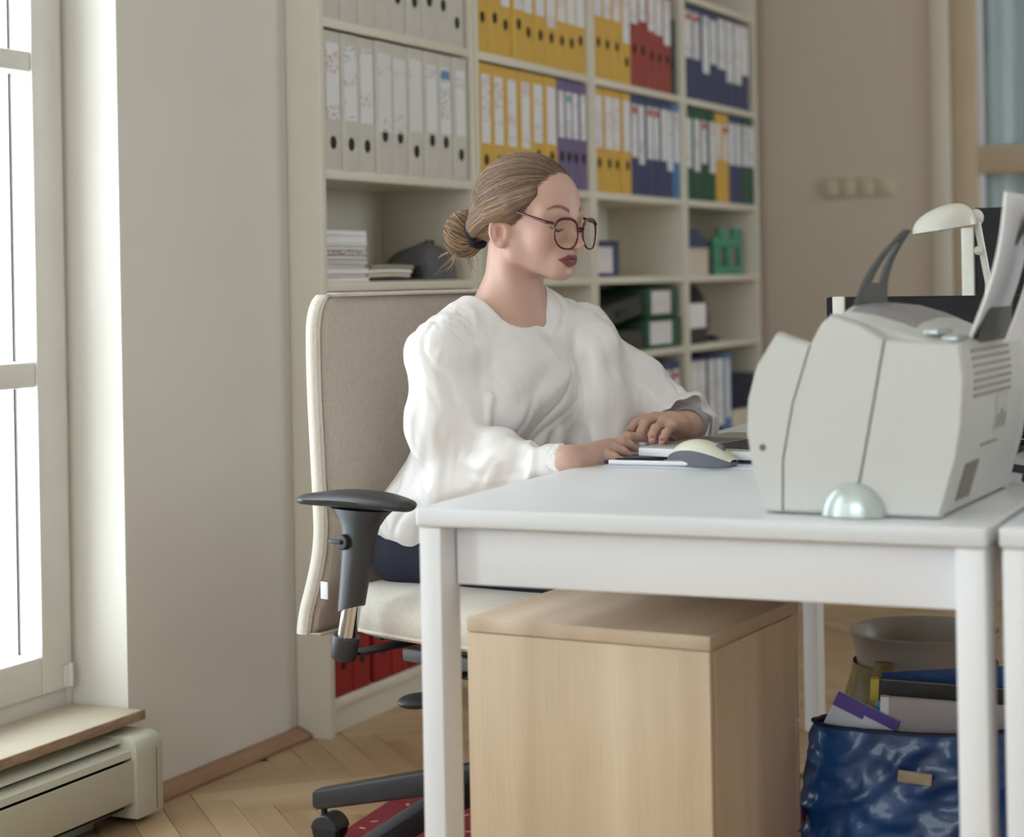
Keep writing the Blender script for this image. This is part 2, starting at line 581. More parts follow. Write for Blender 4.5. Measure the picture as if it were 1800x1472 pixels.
def mesh_field(F, lo, hi, h, post=None):
    """sparse surface nets: only blocks near the surface are sampled; returns verts, quads"""
    NB = 12
    B = NB * h
    lo = np.asarray(lo, float)
    n = np.ceil((np.asarray(hi) - lo) / B).astype(int)
    ii = np.stack(np.meshgrid(*[np.arange(k) for k in n], indexing='ij'), -1).reshape(-1, 3)
    ctr = lo + (ii + .5) * B
    keep = []
    for s in range(0, len(ii), 20000):
        c = ctr[s:s + 20000]
        d = F.eval(c[:, None, :], c, B * .9)[:, 0]
        keep.append(np.abs(d) < B * 1.55 + .014)
    keep = np.concatenate(keep)
    ii, ctr = ii[keep], ctr[keep]
    g = np.arange(NB + 1)
    off = np.stack(np.meshgrid(g, g, g, indexing='ij'), -1).reshape(-1, 3)
    N1 = NB + 1
    allk, allv, quads = [], [], []
    S = int(n.max() * NB + 4)
    def key(c):
        c = c + 2
        return (c[..., 0].astype(np.int64) * (S + 4) + c[..., 1]) * (S + 4) + c[..., 2]
    E = [(0, 0, 0), (1, 0, 0), (0, 1, 0), (1, 1, 0), (0, 0, 1), (1, 0, 1), (0, 1, 1), (1, 1, 1)]
    edges = [(a, b) for a in range(8) for b in range(a + 1, 8) if bin(a ^ b).count('1') == 1]
    for s in range(0, len(ii), 400):
        bi = ii[s:s + 400]
        P = lo + (bi[:, None, :] * NB + off[None]) * h
        d = F.eval(P, ctr[s:s + 400], B * .9)
        D = d.reshape(len(bi), N1, N1, N1)
        neg = D < 0
        cor = [neg[:, e[0]:NB + e[0], e[1]:NB + e[1], e[2]:NB + e[2]] for e in E]
        cnt = sum(c.astype(np.int8) for c in cor)
        act = (cnt > 0) & (cnt < 8)
        w = np.argwhere(act)
        if len(w):
            vals = [D[w[:, 0], w[:, 1] + e[0], w[:, 2] + e[1], w[:, 3] + e[2]] for e in E]
            acc = np.zeros((len(w), 3)); c_ = np.zeros(len(w))
            for a, b in edges:
                va, vb = vals[a], vals[b]
                x = (va < 0) != (vb < 0)
                t = np.where(x, va / np.where(x, va - vb, 1), 0)
                pa, pb = np.array(E[a], float), np.array(E[b], float)
                acc += np.where(x[:, None], pa + t[:, None] * (pb - pa), 0)
                c_ += x
            cell = bi[w[:, 0]] * NB + w[:, 1:]
            allk.append(key(cell)); allv.append(lo + (cell + acc / c_[:, None]) * h)
        for ax in range(3):
            o = [0, 0, 0]; o[ax] = 1
            a_ = neg[:, :NB, :NB, :NB]
            b_ = neg[:, o[0]:NB + o[0], o[1]:NB + o[1], o[2]:NB + o[2]]
            q = np.argwhere(a_ != b_)
            if not len(q):
                continue
            fl = a_[q[:, 0], q[:, 1], q[:, 2], q[:, 3]]
            c0 = bi[q[:, 0]] * NB + q[:, 1:]
            u, v = (ax + 1) % 3, (ax + 2) % 3
            eu, ev = np.eye(3, dtype=int)[u], np.eye(3, dtype=int)[v]
            qs = np.stack([key(c0 - eu - ev), key(c0 - ev), key(c0), key(c0 - eu)], 1)
            qs[~fl] = qs[~fl][:, ::-1]
            quads.append(qs)
    K = np.concatenate(allk); V = np.concatenate(allv); Q = np.concatenate(quads)
    o = np.argsort(K)
    K, V = K[o], V[o]
    idx = np.clip(np.searchsorted(K, Q), 0, len(K) - 1)
    ok = (K[idx] == Q).all(1)
    return V, idx[ok]
def relax(V, Q, it=2, lam=.5):
    for _ in range(it):
        acc = np.zeros_like(V); cn = np.zeros(len(V))
        for a, b in ((0, 1), (1, 2), (2, 3), (3, 0)):
            np.add.at(acc, Q[:, a], V[Q[:, b]]); np.add.at(cn, Q[:, a], 1)
        m = cn > 0
        V = V.copy()
        V[m] += lam * (acc[m] / cn[m][:, None] - V[m])
    return V
def np_mesh(name, V, Q, cols=None):
    me = bpy.data.meshes.new(name)
    me.vertices.add(len(V)); me.vertices.foreach_set('co', V.astype(np.float32).ravel())
    k = Q.shape[1]
    me.loops.add(len(Q) * k); me.loops.foreach_set('vertex_index', Q.astype(np.int32).ravel())
    me.polygons.add(len(Q))
    me.polygons.foreach_set('loop_start', np.arange(0, len(Q) * k, k, dtype=np.int32))
    me.polygons.foreach_set('loop_total', np.full(len(Q), k, dtype=np.int32))
    me.update(calc_edges=True)
    me.validate()
    if cols is not None:
        at = me.color_attributes.new('Col', 'FLOAT_COLOR', 'POINT')
        at.data.foreach_set('color', np.concatenate([cols, np.ones((len(cols), 1))], 1).astype(np.float32).ravel())
    me.polygons.foreach_set('use_smooth', np.ones(len(me.polygons), dtype=bool))
    return me
def attr_mat(name, rough=.45, sss=0.0, spec=.4, bump=0, bscale=600, aniso=0.0, sheen=0.0):
    m = mat(name, (200, 200, 200), rough, spec=spec, bump=bump, bscale=bscale, sss=sss, sheen=sheen)
    nt = m.node_tree
    a = nt.nodes.new('ShaderNodeAttribute'); a.attribute_name = 'Col'
    b = nt.nodes['Principled BSDF']
    b.inputs['Anisotropic'].default_value = aniso
    nt.links.new(a.outputs['Color'], b.inputs['Base Color'])
    return m

def vnoise(P, seed=0):
    """value noise in [-1, 1], quintic fade"""
    P = P + 131.7 * (seed + 1)
    i = np.floor(P).astype(np.int64); f = P - i
    f = f * f * f * (f * (f * 6 - 15) + 10)
    out = 0
    for dx in (0, 1):
        for dy in (0, 1):
            for dz in (0, 1):
                h = (i[:, 0] + dx) * 374761393 + (i[:, 1] + dy) * 668265263 + (i[:, 2] + dz) * 2147483647 + seed * 97
                h = (h ^ (h >> 13)) * 1274126177 & 0x7fffffff
                h = (h ^ (h >> 16)) & 0xffff
                w = (f[:, 0] if dx else 1 - f[:, 0]) * (f[:, 1] if dy else 1 - f[:, 1]) * (f[:, 2] if dz else 1 - f[:, 2])
                out = out + w * (h / 32767.5 - 1)
    return out
def folds(P, axis, size, stretch, seed, sharp=.28, warp=.35):
    """crease field: thin ridges running along axis; size = spacing in metres"""
    a = nrm(axis)
    w = np.stack([vnoise(P / (size * 2.5), seed + 10 + k) for k in range(3)], 1) * size * warp * 2
    Q = P + w
    al = Q @ a
    R = (Q - al[:, None] * a) / size + (al / (size * stretch))[:, None] * a
    n = vnoise(R, seed)
    n2 = vnoise(R * 1.7 + 5.1, seed + 3)
    return np.exp(-(n / sharp) ** 2) - .6 * np.exp(-(n2 / sharp) ** 2)
def vnormals(V, Q):
    n = np.cross(V[Q[:, 2]] - V[Q[:, 0]], V[Q[:, 3]] - V[Q[:, 1]])
    N = np.zeros_like(V)
    for k in range(4):
        np.add.at(N, Q[:, k], n)
    return N / (np.linalg.norm(N, axis=1)[:, None] + 1e-12)
def segdist(P, a, b):
    ab = b - a
    h = np.clip(((P - a) @ ab) / (ab @ ab), 0, 1)
    return np.linalg.norm(P - a - h[:, None] * ab, axis=1), h
# ------------------------------------------------------------------ room shell
RX0, RX1, RY0, RZ1 = -2.6, 7.15, -2.6, 3.0
fl = struct(MB().box(RX0 - .2, RX1 + .2, RY0 - .2, 2.9, -0.12, -0.0105).build('floor', 'parquet_base', smooth=False))
struct(MB().box(RX0 - .2, RX1 + .2, RY0 - .2, 2.9, RZ1, RZ1 + .12).build('ceiling', 'ceiling_paint', smooth=False))
w = MB()
NICHE_Y = 2.56
_edges = sorted(WINDOWS)
_x = RX0 - .2
for _a, _b in _edges:
    w.box(_x, _a, WALL_Y, 2.72, -0.011, RZ1)
    w.box(_a, _b, WALL_Y, 2.72, -0.011, WIN_Z[0] - .008)
    w.box(_a, _b, WALL_Y, 2.72, WIN_Z[1], RZ1)
    _x = _b
w.box(_x, 3.806, WALL_Y, 2.72, -0.011, RZ1)
w.box(3.806, RX1, NICHE_Y, 2.72, -0.011, RZ1)
struct(w.build('wall_left', 'wall_paint', smooth=False))
w = MB()
_y = RY0
for _a, _b in NEAR_FILL_WINDOWS:
    w.box(RX0 - .2, RX0, _y, _a, -0.011, RZ1)
    w.box(RX0 - .2, RX0, _a, _b, -0.011, .85)
    w.box(RX0 - .2, RX0, _a, _b, 2.6, RZ1)
    _y = _b
w.box(RX0 - .2, RX0, _y, WALL_Y, -0.011, RZ1)
struct(w.build('wall_near', 'wall_paint', smooth=False))
for k, (_a, _b) in enumerate(NEAR_FILL_WINDOWS):
    r_ = bpy.data.objects.new('window_%d' % (k + 4), None); COL.objects.link(r_); struct(r_)  # added window, out of view, lets in frontal fill light
    _m2 = (_a + _b) / 2
    for y0_, y1_ in ((_a, _a + .06), (_m2 - .05, _m2 + .05), (_b - .06, _b)):
        MB().box(RX0 - .14, RX0 - .07, y0_, y1_, .85, 2.6, .004).build('sash_stile', 'window_paint', r_)
    for y0_, y1_ in ((_a + .06, _m2 - .05), (_m2 + .05, _b - .06)):
        for z0_, z1_ in ((.85, .93), (1.78, 1.82), (2.52, 2.6)):
            MB().box(RX0 - .14, RX0 - .07, y0_, y1_, z0_, z1_, .004).build('sash_rail', 'window_paint', r_)
        for z0_, z1_ in ((.93, 1.78), (1.82, 2.52)):
            MB().box(RX0 - .108, RX0 - .104, y0_, y1_, z0_, z1_).build('pane', 'window_glass', r_, smooth=False)
w = MB()
_x = RX0 - .2
for _a, _b in RIGHT_FILL_WINDOWS:
    w.box(_x, _a, RY0 - .2, RY0, -0.011, RZ1)
    w.box(_a, _b, RY0 - .2, RY0, -0.011, .9)
    w.box(_a, _b, RY0 - .2, RY0, 2.55, RZ1)
    _x = _b
w.box(_x, RX1 + .2, RY0 - .2, RY0, -0.011, RZ1)
struct(w.build('wall_right', 'wall_paint', smooth=False))
for k, (_a, _b) in enumerate(RIGHT_FILL_WINDOWS):
    r_ = bpy.data.objects.new('window_%d' % (k + 6), None); COL.objects.link(r_); struct(r_)  # added window, out of view, lights the bookcase fronts
    _m2 = (_a + _b) / 2
    for x0_, x1_ in ((_a, _a + .06), (_m2 - .05, _m2 + .05), (_b - .06, _b)):
        MB().box(x0_, x1_, RY0 - .14, RY0 - .07, .9, 2.55, .004).build('sash_stile', 'window_paint', r_)
    for x0_, x1_ in ((_a + .06, _m2 - .05), (_m2 + .05, _b - .06)):
        for z0_, z1_ in ((.9, .98), (2.47, 2.55)):
            MB().box(x0_, x1_, RY0 - .14, RY0 - .07, z0_, z1_, .004).build('sash_rail', 'window_paint', r_)
        MB().box(x0_, x1_, RY0 - .108, RY0 - .104, .98, 2.47).build('pane', 'window_glass', r_, smooth=False)
# back wall with the opening of a glazed door
DY0, DY1, DZ1 = 0.62, 1.56, 2.35
w = MB()
w.box(RX1, RX1 + .2, DY1, 2.72, -0.011, RZ1)
w.box(RX1, RX1 + .2, RY0, DY0, -0.011, RZ1)
w.box(RX1, RX1 + .2, DY0, DY1, DZ1, RZ1)
struct(w.build('wall_back', 'back_wall_paint', smooth=False))

# parquet, laid herringbone at 45 degrees to the walls
PW, PL = 0.07, 0.42
pk = MB().box(0, PL - .0012, 0.0006, PW - .0006, -0.0104, 0.0, bev=.0009, seg=1).mesh('plank')
pk.materials.append(MATS['parquet'])
A45 = math.radians(45)
ca, sa = math.cos(A45), math.sin(A45)
cnt = 0
for i in range(-90, 160):
    for j in range(-14, 15):
        for kind in (0, 1):
            bx_, by_ = i * PW + j * PL, i * PW - j * PL
            if kind == 0:
                ox, oy, rz = bx_, by_, 0
                cxl, cyl_ = bx_ + PL / 2, by_ + PW / 2
            else:
                ox, oy, rz = bx_, by_, math.pi / 2
                cxl, cyl_ = bx_ - PW / 2, by_ + PL / 2
            wx, wy = 3.0 + cxl * ca - cyl_ * sa, 1.2 + cxl * sa + cyl_ * ca
            near = 2.30 < wx < 4.7 and 1.10 < wy < 2.42
            far = 4.7 <= wx < 6.9 and 0.9 < wy < 2.36
            if not (near or far):
                continue
            o = bpy.data.objects.new('plank', pk)
            COL.objects.link(o)
            o.parent = fl
            o.location = (3.0 + ox * ca - oy * sa, 1.2 + ox * sa + oy * ca, 0)
            o.rotation_euler = (0, 0, A45 + rz)
            cnt += 1
print('planks', cnt)

# windows
def make_window(n, x0, x1):
    z0, z1 = WIN_Z
    root = bpy.data.objects.new('window_%d' % n, None)
    COL.objects.link(root)
    struct(root)
    fy0, fy1 = 2.480, 2.60
    MB().box(x1 - .022, x1, fy0, fy1, z0, z1, .003).build('frame_jamb', 'window_paint', root)
    MB().box(x0, x0 + .022, fy0, fy1, z0, z1, .003).build('frame_jamb', 'window_paint', root)
    MB().box(x0 + .022, x1 - .022, fy0, fy1, z0, z0 + .045, .003).build('frame_sill_rail', 'window_paint', root)
    MB().box(x0 + .022, x1 - .022, fy0, fy1, z1 - .05, z1, .003).build('frame_head', 'window_paint', root)
    xm = (x0 + x1) / 2
    for a, b in ((xm, x1 - .022), (x0 + .022, xm)):
        sy0, sy1 = 2.466, 2.535
        st = 0.09
        za, zb = z0 + .047, z1 - .052
        sash = MB().box(b - st, b - .001, sy0, sy1, za, zb, .004).build('sash_stile', 'window_paint', root)
        MB().box(a + .001, a + st, sy0, sy1, za, zb, .004).build('sash_stile', 'window_paint', root)
        MB().box(a + st, b - st, sy0 + .001, sy1, za, za + .075, .004).build('sash_rail', 'window_paint', root)
        MB().box(a + st, b - st, sy0 + .001, sy1, zb - .07, zb, .004).build('sash_rail', 'window_paint', root)
        levels = [za + .075, 0.842, 0.892, 1.462, 1.502, 2.06, 2.10, zb - .07]
        for k in (1, 3, 5):
            MB().box(a + st, b - st, sy0 + .004, sy1, levels[k], levels[k + 1], .004).build('glazing_bar', 'window_paint', root)
        for k in (0, 2, 4, 6):
            MB().box(a + st - .003, b - st + .003, GLASS_Y - .002, GLASS_Y + .002, levels[k], levels[k + 1]).build('pane', 'window_glass', root, smooth=False)
            g = MB()
            for s in (a + st + .0005, b - st - .0055):
                g.box(s, s + .005, GLASS_Y - .004, GLASS_Y - .0025, levels[k] + .0005, levels[k + 1] - .0005)
            g.build('pane_gasket', 'grey_plastic', root, smooth=False)
        h = MB().cyl((b - .008, 2.462, za + .002), (b - .008, 2.462, za + .05), .005, n=12)
        h.box(b - .028, b - .004, 2.462, 2.466, za + .004, za + .046, .001)
        h.build('hinge', 'window_paint', root)
    return root
for k, (a, b) in enumerate(WINDOWS):
    make_window(k + 1, a, b)
# window sills: painted board, worn bare along its front edge
for k, (a, b) in enumerate(WINDOWS):
    s = struct(MB().box(a + .004, b - .006, 2.306, 2.480, .183, .2, .003).build('trim_%d' % (k + 1), 'sill_paint'))
    MB().box(a + .004, b - .006, 2.2995, 2.3055, .181, .2005, .002).build('worn_edge', 'sill_edge', s)

# low convector heaters under the windows
def make_radiator(x0, x1, label):
    t = thing('convector_heater', label, 'heater', (x1, 2.344, 0), 0, 'convector heaters below the windows')
    L = x1 - x0
    D = -0.094
    cap = .085
    p = [(D, .05), (D, .118), (D + .006, .122), (D + .006, .05)]
    MB().prism([(D + .008, .045), (D + .008, .126), (D + .013, .126), (D + .013, .045)], 'x', -L + cap, -cap, .001).build('front_panel', 'radiator_enamel', t)
    MB().prism([(D + .012, .131), (D + .016, .143), (D + .05, .150), (D + .05, .146), (D + .02, .139), (D + .016, .131)], 'x', -L + cap, -cap).build('grille_vane', 'radiator_enamel', t)
    MB().prism([(D + .036, .157), (D + .038, .163), (-.003, .166), (-.003, .160)], 'x', -L + cap, -cap).build('top_panel', 'radiator_enamel', t)
    MB().box(-L + cap, -cap, -.062, -.004, .03, .145).build('heat_core', 'dark_slot', t)
    for s in (0, 1):
        m = MB()
        prof = [(-.003, .012), (-.003, .168)] + [(D + .03 - .03 * math.sin(q), .168 - .03 + .03 * math.cos(q)) for q in [i * math.pi / 2 / 8 for i in range(9)]] + [(D, .012)]
        xa, xb = (-cap, 0) if s == 0 else (-L, -L + cap)
        m.prism(prof, 'x', xa, xb, .003)
        m.build('end_cap', 'radiator_enamel', t)
        xs = -.022 if s == 0 else -L + .022
        MB().box(xs - .0006, xs + .0006, D - .0008, -.004, .02, .1375).build('cap_seam', 'grey_plastic', t)
    for xx in (-cap / 2, -L + cap / 2):
        MB().box(xx - .012, xx + .012, -.07, -.02, 0.0, .014).build('foot', 'dark_slot', t)
make_radiator(1.86, 3.152, 'cream enamel convector heater below the window beside the bookcases')

# wooden skirting between heater and bookcase
struct(MB().prism([(2.3455, 0.0005), (2.3455, .024), (2.338, .026), (2.312, .014), (2.304, .008), (2.304, .0005)], 'x', 3.158, 3.805, .001).build('baseboard_left', 'baseboard_wood'))

# glazed door in the back wall
d = bpy.data.objects.new('door_1', None); COL.objects.link(d); struct(d)
X = RX1
MB().box(X - .02, X + .02, DY1 - .0, DY1 + .07, 0, DZ1 + .07, .006).build('door_casing', 'door_trim_paint', d)
MB().box(X - .02, X + .02, DY0 - .07, DY0, 0, DZ1 + .07, .006).build('door_casing', 'door_trim_paint', d)
MB().box(X - .02, X + .02, DY0 + .001, DY1 - .001, DZ1, DZ1 + .07, .006).build('door_casing', 'door_trim_paint', d)
MB().box(X + .03, X + .075, DY1 - .09, DY1 - .002, .01, DZ1 - .004, .004).build('door_stile', 'door_paint', d)
MB().box(X + .03, X + .075, DY0 + .002, DY0 + .09, .01, DZ1 - .004, .004).build('door_stile', 'door_paint', d)
ya, yb = DY0 + .09, DY1 - .09
for z0_, z1_ in ((.01, .20), (1.39, 1.495), (DZ1 - .11, DZ1 - .004)):
    MB().box(X + .031, X + .074, ya, yb, z0_, z1_, .004).build('door_rail', 'door_paint', d)
for z0_, z1_ in ((.20, 1.39), (1.495, DZ1 - .11)):
    m = MB()
    m.box(X + .04, X + .05, yb - .024, yb, z0_, z1_, .002)
    m.box(X + .04, X + .05, ya, ya + .024, z0_, z1_, .002)
    m.build('glazing_bead', 'paper_cool', d)
    MB().box(X + .051, X + .055, ya, yb, z0_, z1_).build('pane', 'door_glass', d, smooth=False)
m = MB()
m.surf(lambda u, v: (X + .12 + .018 * math.sin(u * 34) + .006 * math.sin(u * 81), ya - .05 + u * (yb - ya + .1), .05 + v * (DZ1 - .1)), 120, 2, .003)
tag(m.build('curtain', 'curtain_blue'), 'pale blue curtain hanging behind the glazed door', 'curtain')
m = MB()
m.cyl((X + .005, ya - .045, 1.05), (X + .03, ya - .045, 1.05), .012)
m.tube([(X + .012, ya - .045, 1.05), (X - .02, ya - .045, 1.05), (X - .025, ya - .02, 1.05), (X - .025, ya + .07, 1.048)], .009, 10)
m.build('door_handle', 'steel', d)
struct(MB().box(X + .2, X + .24, DY0 - .1, DY1 + .1, -.011, RZ1).build('doorway_light_block', 'wall_paint', smooth=False))  # added backing that keeps sky light off the curtain

# light switches on the back wall
t = thing('light_switch', 'beige row of four light switches on the back wall', 'light switch', (RX1, 1.912, 1.357))
MB().box(-.009, 0, -.135, .135, -.038, .038, .003).build('frame', 'switch_plastic', t)
for k in range(4):
    y = -.135 + .0675 * (k + .5)
    MB().box(-.014, -.0085, y - .028, y + .028, -.03, .03, .003).build('rocker', 'switch_plastic', t)
# ------------------------------------------------------------------ bookcases
BX = [3.810, 4.614, 5.418, 6.222]
BW = 0.80
BF, BB = 2.258, 2.540           # front and back planes
PT = 0.022                      # panel thickness
SHELF_TOP = [0.085, 0.435, 0.800, 1.038, 1.297, 1.645, 2.00]
BTOP = 2.34
CASE_WORD = ['against the wall pier', 'behind the seated woman', 'second from the back wall', 'next to the back wall']
BCASE = []
for k in range(4):
    x0, x1 = BX[k], BX[k] + BW
    t = thing('bookcase', 'tall cream bookcase of open shelves ' + CASE_WORD[k], 'bookcase', (x0, BF, 0), 0, 'row of cream bookcases')
    for a, b in ((0, PT), (BW - PT, BW)):
        MB().box(a, b, 0, BB - BF, .0, BTOP, .0015).build('side_panel', 'bookcase_white', t)
    for z in SHELF_TOP:
        MB().box(PT + .0005, BW - PT - .0005, .004, BB - BF - .008, z - .022, z, .0015).build('shelf', 'bookcase_white', t)
    MB().box(PT + .0005, BW - PT - .0005, .02, .036, 0, SHELF_TOP[0] - .0225, .001).build('plinth', 'bookcase_white', t)
    MB().box(PT + .0005, BW - PT - .0005, .004, BB - BF - .001, BTOP - .022, BTOP, .0015).build('top_panel', 'bookcase_white', t)
    a, b = PT + .0005, BW - PT - .0005
    if k == 0:      # the back is two boards meeting in a visible joint
        MB().box(a, a + .285, BB - BF - .006, BB - BF - .001, .0, BTOP - .0225).build('back_board', 'bookcase_white', t, smooth=False)
        MB().box(a + .289, b, BB - BF - .006, BB - BF - .001, .0, BTOP - .0225).build('back_board', 'bookcase_white', t, smooth=False)
    else:
        MB().box(a, b, BB - BF - .006, BB - BF - .001, .0, BTOP - .0225).build('back_board', 'bookcase_white', t, smooth=False)
    BCASE.append(t)

# ------------------------------------------------------------------ lever-arch binders
_bm = {}
def binder_mesh(w, h, dep, key):
    """spine with rounded edges and two covers around a paper block"""
    k = ('cover', round(w, 4), h, dep, key)
    if k not in _bm:
        m = MB()
        n = 5
        r = min(.006, w * .12)
        prof = [(-w / 2 + r - r * math.cos(q), r - r * math.sin(q)) for q in [i * math.pi / 2 / n for i in range(n + 1)]]
        prof += [(w / 2 - r + r * math.sin(q), r - r * math.cos(q)) for q in [i * math.pi / 2 / n for i in range(n + 1)]]
        t = .003
        prof += [(w / 2, dep), (w / 2 - t, dep), (w / 2 - t, .005), (-w / 2 + t, .005), (-w / 2 + t, dep), (-w / 2, dep)]
        m.prism(prof, 'z', 0, h)
        me = m.mesh('binder_cover')
        me.materials.append(MATS['binder_' + key])
        shade(me, 40)
        _bm[k] = me
    return _bm[k]
def part_mesh(key, fn, material, angle=35):
    if key not in _bm:
        me = fn().mesh(key[0])
        me.materials.append(MATS[material])
        shade(me, angle)
        _bm[key] = me
    return _bm[key]
def put(name, me, parent, loc=(0, 0, 0)):
    o = bpy.data.objects.new(name, me)
    COL.objects.link(o)
    o.parent = parent
    o.location = loc
    return o
def binder(x, z, w, key, label, group, h=.318, dep=.262, lab=(.085, .245), labw=.72, hole=.062, pr='label_print', tilt=0.0, push=0.0, cap=None):
    t = thing('ring_binder', label, 'binder', (x + w / 2, BF + .0045 + push, z + .0005), 0, group)
    t.rotation_euler = (0, tilt, 0)
    put('cover', binder_mesh(w, h, dep, key), t)
    put('paper_block', part_mesh(('paper_block', round(w, 4), h, dep), lambda: MB().box(-w / 2 + .006, w / 2 - .006, .02, dep - .012, .006, h - .02), 'paper_white'), t)
    if lab:
        lw = w * labw / 2
        put('spine_label', part_mesh(('spine_label', round(w, 4), lab, pr, labw), lambda: MB().box(-lw, lw, -.0012, -.0002, lab[0], lab[1], .0003, 1), pr), t)
    if cap:
        put('label_tab', part_mesh(('label_tab', round(w, 4), lab, cap), lambda: MB().box(-w * .3, w * .3, -.0016, -.0011, lab[1] - .03, lab[1] - .008), cap), t)
    if hole:
        def ring():
            m = MB()
            r = min(.0115, w * .22)
            m.tube([(r * math.cos(q), -.0006, 1.25 * r * math.sin(q)) for q in [i * math.pi / 10 for i in range(20)]], .0014, 6, closed=True)
            b = bmesh.new()
            bmesh.ops.create_circle(b, cap_ends=True, segments=20, radius=r)
            m._merge(b, Matrix.Translation((0, -.0007, 0)) @ Matrix.Rotation(math.pi / 2, 4, 'X') @ Matrix.Diagonal((1, 1.25, 1, 1)))
            return m
        put('finger_ring', part_mesh(('finger_ring', round(w, 4)), ring, 'ring_dark'), t, (0, 0, hole))
    return t

mat('tab_red', (196, 92, 80), 0.6)
mat('tab_blue', (96, 140, 186), 0.6)
mat('tab_teal', (120, 178, 178), 0.6)
LV2, LV1 = 4, 5     # shelf levels at about 1.30 m and 1.65 m
WH = ['against the wall pier', 'behind the seated woman', 'second from the back wall', 'next to the back wall']
ORD = ['first', 'second', 'third', 'fourth', 'fifth', 'sixth', 'seventh', 'eighth', 'ninth', 'tenth']
CASES = ['bookcase beside the wall pier', 'bookcase behind the woman', 'bookcase with the red binders', 'bookcase against the back wall']
COUNT = {}
def binder_label(k, where, key):
    n = COUNT.get((k, where, key), 0)
    COUNT[(k, where, key)] = n + 1
    word = {'sky': 'light blue', 'dark_green': 'short dark green'}.get(key, key)
    return '%s %s binder from the window side, %s row, %s' % (ORD[n], word, where, CASES[k]), '%s binders in the %s row of the %s' % (word, where, CASES[k])
def row(k, level, specs, slot=None):
    """specs: list of (count, width, colour, kwargs, label); stands left to right inside case k"""
    x = BX[k] + PT + .006
    for n, w, key, kw, label in specs:
        for i in range(n):
            kk = dict(kw)
            if 'labs' in kk:
                L_ = kk.pop('labs'); kk['lab'] = L_[i % len(L_)]
            if 'holes' in kk:
                L_ = kk.pop('holes'); kk['hole'] = L_[i % len(L_)]
            if 'caps' in kk:
                L_ = kk.pop('caps'); kk['cap'] = L_[i % len(L_)]
            lb, gr = binder_label(k, 'upper' if level == LV1 else 'middle', key)
            binder(x, SHELF_TOP[level], w - .0012, key, lb, gr, push=RNG.uniform(0, .006), **kk)
            x += w

TALL = (.105, .29)
# first bookcase
x_white = [.079] * 9
row(0, LV2, [(3, .0815, 'white', dict(labs=[(.115, .292)], hole=.062), 'white binder with long printed label on the middle binder shelf'),
             (3, .0825, 'white', dict(labs=[(.10, .29), (.10, .285), (.11, .29)], holes=[.092, .092, .062], pr='label_print_plain', labw=.8), 'white binder with faint wide label beside the long-labelled white binders'),
             (3, .0815, 'white', dict(labs=[(.115, .285)], holes=[.094, .094, .066], labw=.66, caps=[None, 'tab_blue', None]), 'white binder with narrow label at the divider of the first bookcase')])
row(0, LV1, [(3, .082, 'white', dict(lab=(.12, .29), hole=.125), 'white binder on the upper shelf, plain spine foot'),
             (6, .0815, 'white', dict(lab=(.14, .29), holes=[.10, .088, .088, .10, .098, .062]), 'white binder on the upper shelf with a low finger ring')])
# second bookcase
row(1, LV1, [(4, .0748, 'yellow', dict(labs=[(.16, .30), (.16, .30), (.14, .30), (.14, .30)], holes=[.095, .10, .09, .10]), 'yellow binder on the upper shelf behind the seated woman'),
             (6, .0748, 'yellow', dict(labs=[(.14, .30), (.14, .3), (.115, .3), (.14, .3), (.14, .3), (.14, .3)], holes=[.085, .085, .085, .085, .085, .10], labw=.8), 'yellow binder with white spine label on the upper shelf')])
row(1, LV2, [(4, .0865, 'yellow', dict(labs=[(.105, .29)], hole=.06, labw=.62), 'yellow binder with tall white label above the woman\'s head'),
             (2, .0865, 'yellow', dict(labs=[(.125, .29)], hole=.09, labw=.7), 'yellow binder next to the purple binders'),
             (4, .056, 'purple', dict(labs=[(.15, .285), (.15, .285), (.15, .285), (.15, .285)], hole=.095, labw=.72, caps=[None, 'tab_teal', None, None]), 'purple binder beside the yellow ones')])
# third bookcase
row(2, LV1, [(4, .077, 'yellow', dict(labs=[(.19, .31), (.19, .31), (.19, .31), (.13, .31)], holes=[.11, .11, .11, .07]), 'yellow binder left of the red binders'),
             (5, .074, 'red', dict(labs=[(.20, .31), (.215, .31), (.19, .31), (.185, .31), (.16, .31)], holes=[.12, .12, .11, .11, .11], labw=.82), 'red binder with white spine label'),
             (1, .05, 'dark_green', dict(lab=None, hole=.10, h=.255), 'short dark green binder at the end of the red binders')])
row(2, LV2, [(4, .074, 'yellow', dict(labs=[(.135, .295)], hole=.09, labw=.74), 'yellow binder left of the blue binders'),
             (2, .066, 'blue', dict(labs=[(.12, .29), (.10, .29)], hole=None, labw=.74, caps=['tab_red', None]), 'blue binder beside the yellow ones on the lower binder shelf'),
             (4, .064, 'blue', dict(labs=[(.12, .29), (.12, .29), (.12, .29), (.09, .29)], hole=None, labw=.78, caps=['tab_red', 'tab_red', None, None]), 'blue binder in the middle of the blue row'),
             (1, .066, 'sky', dict(lab=(.12, .29), hole=None), 'lighter blue binder at the end of the blue row')])
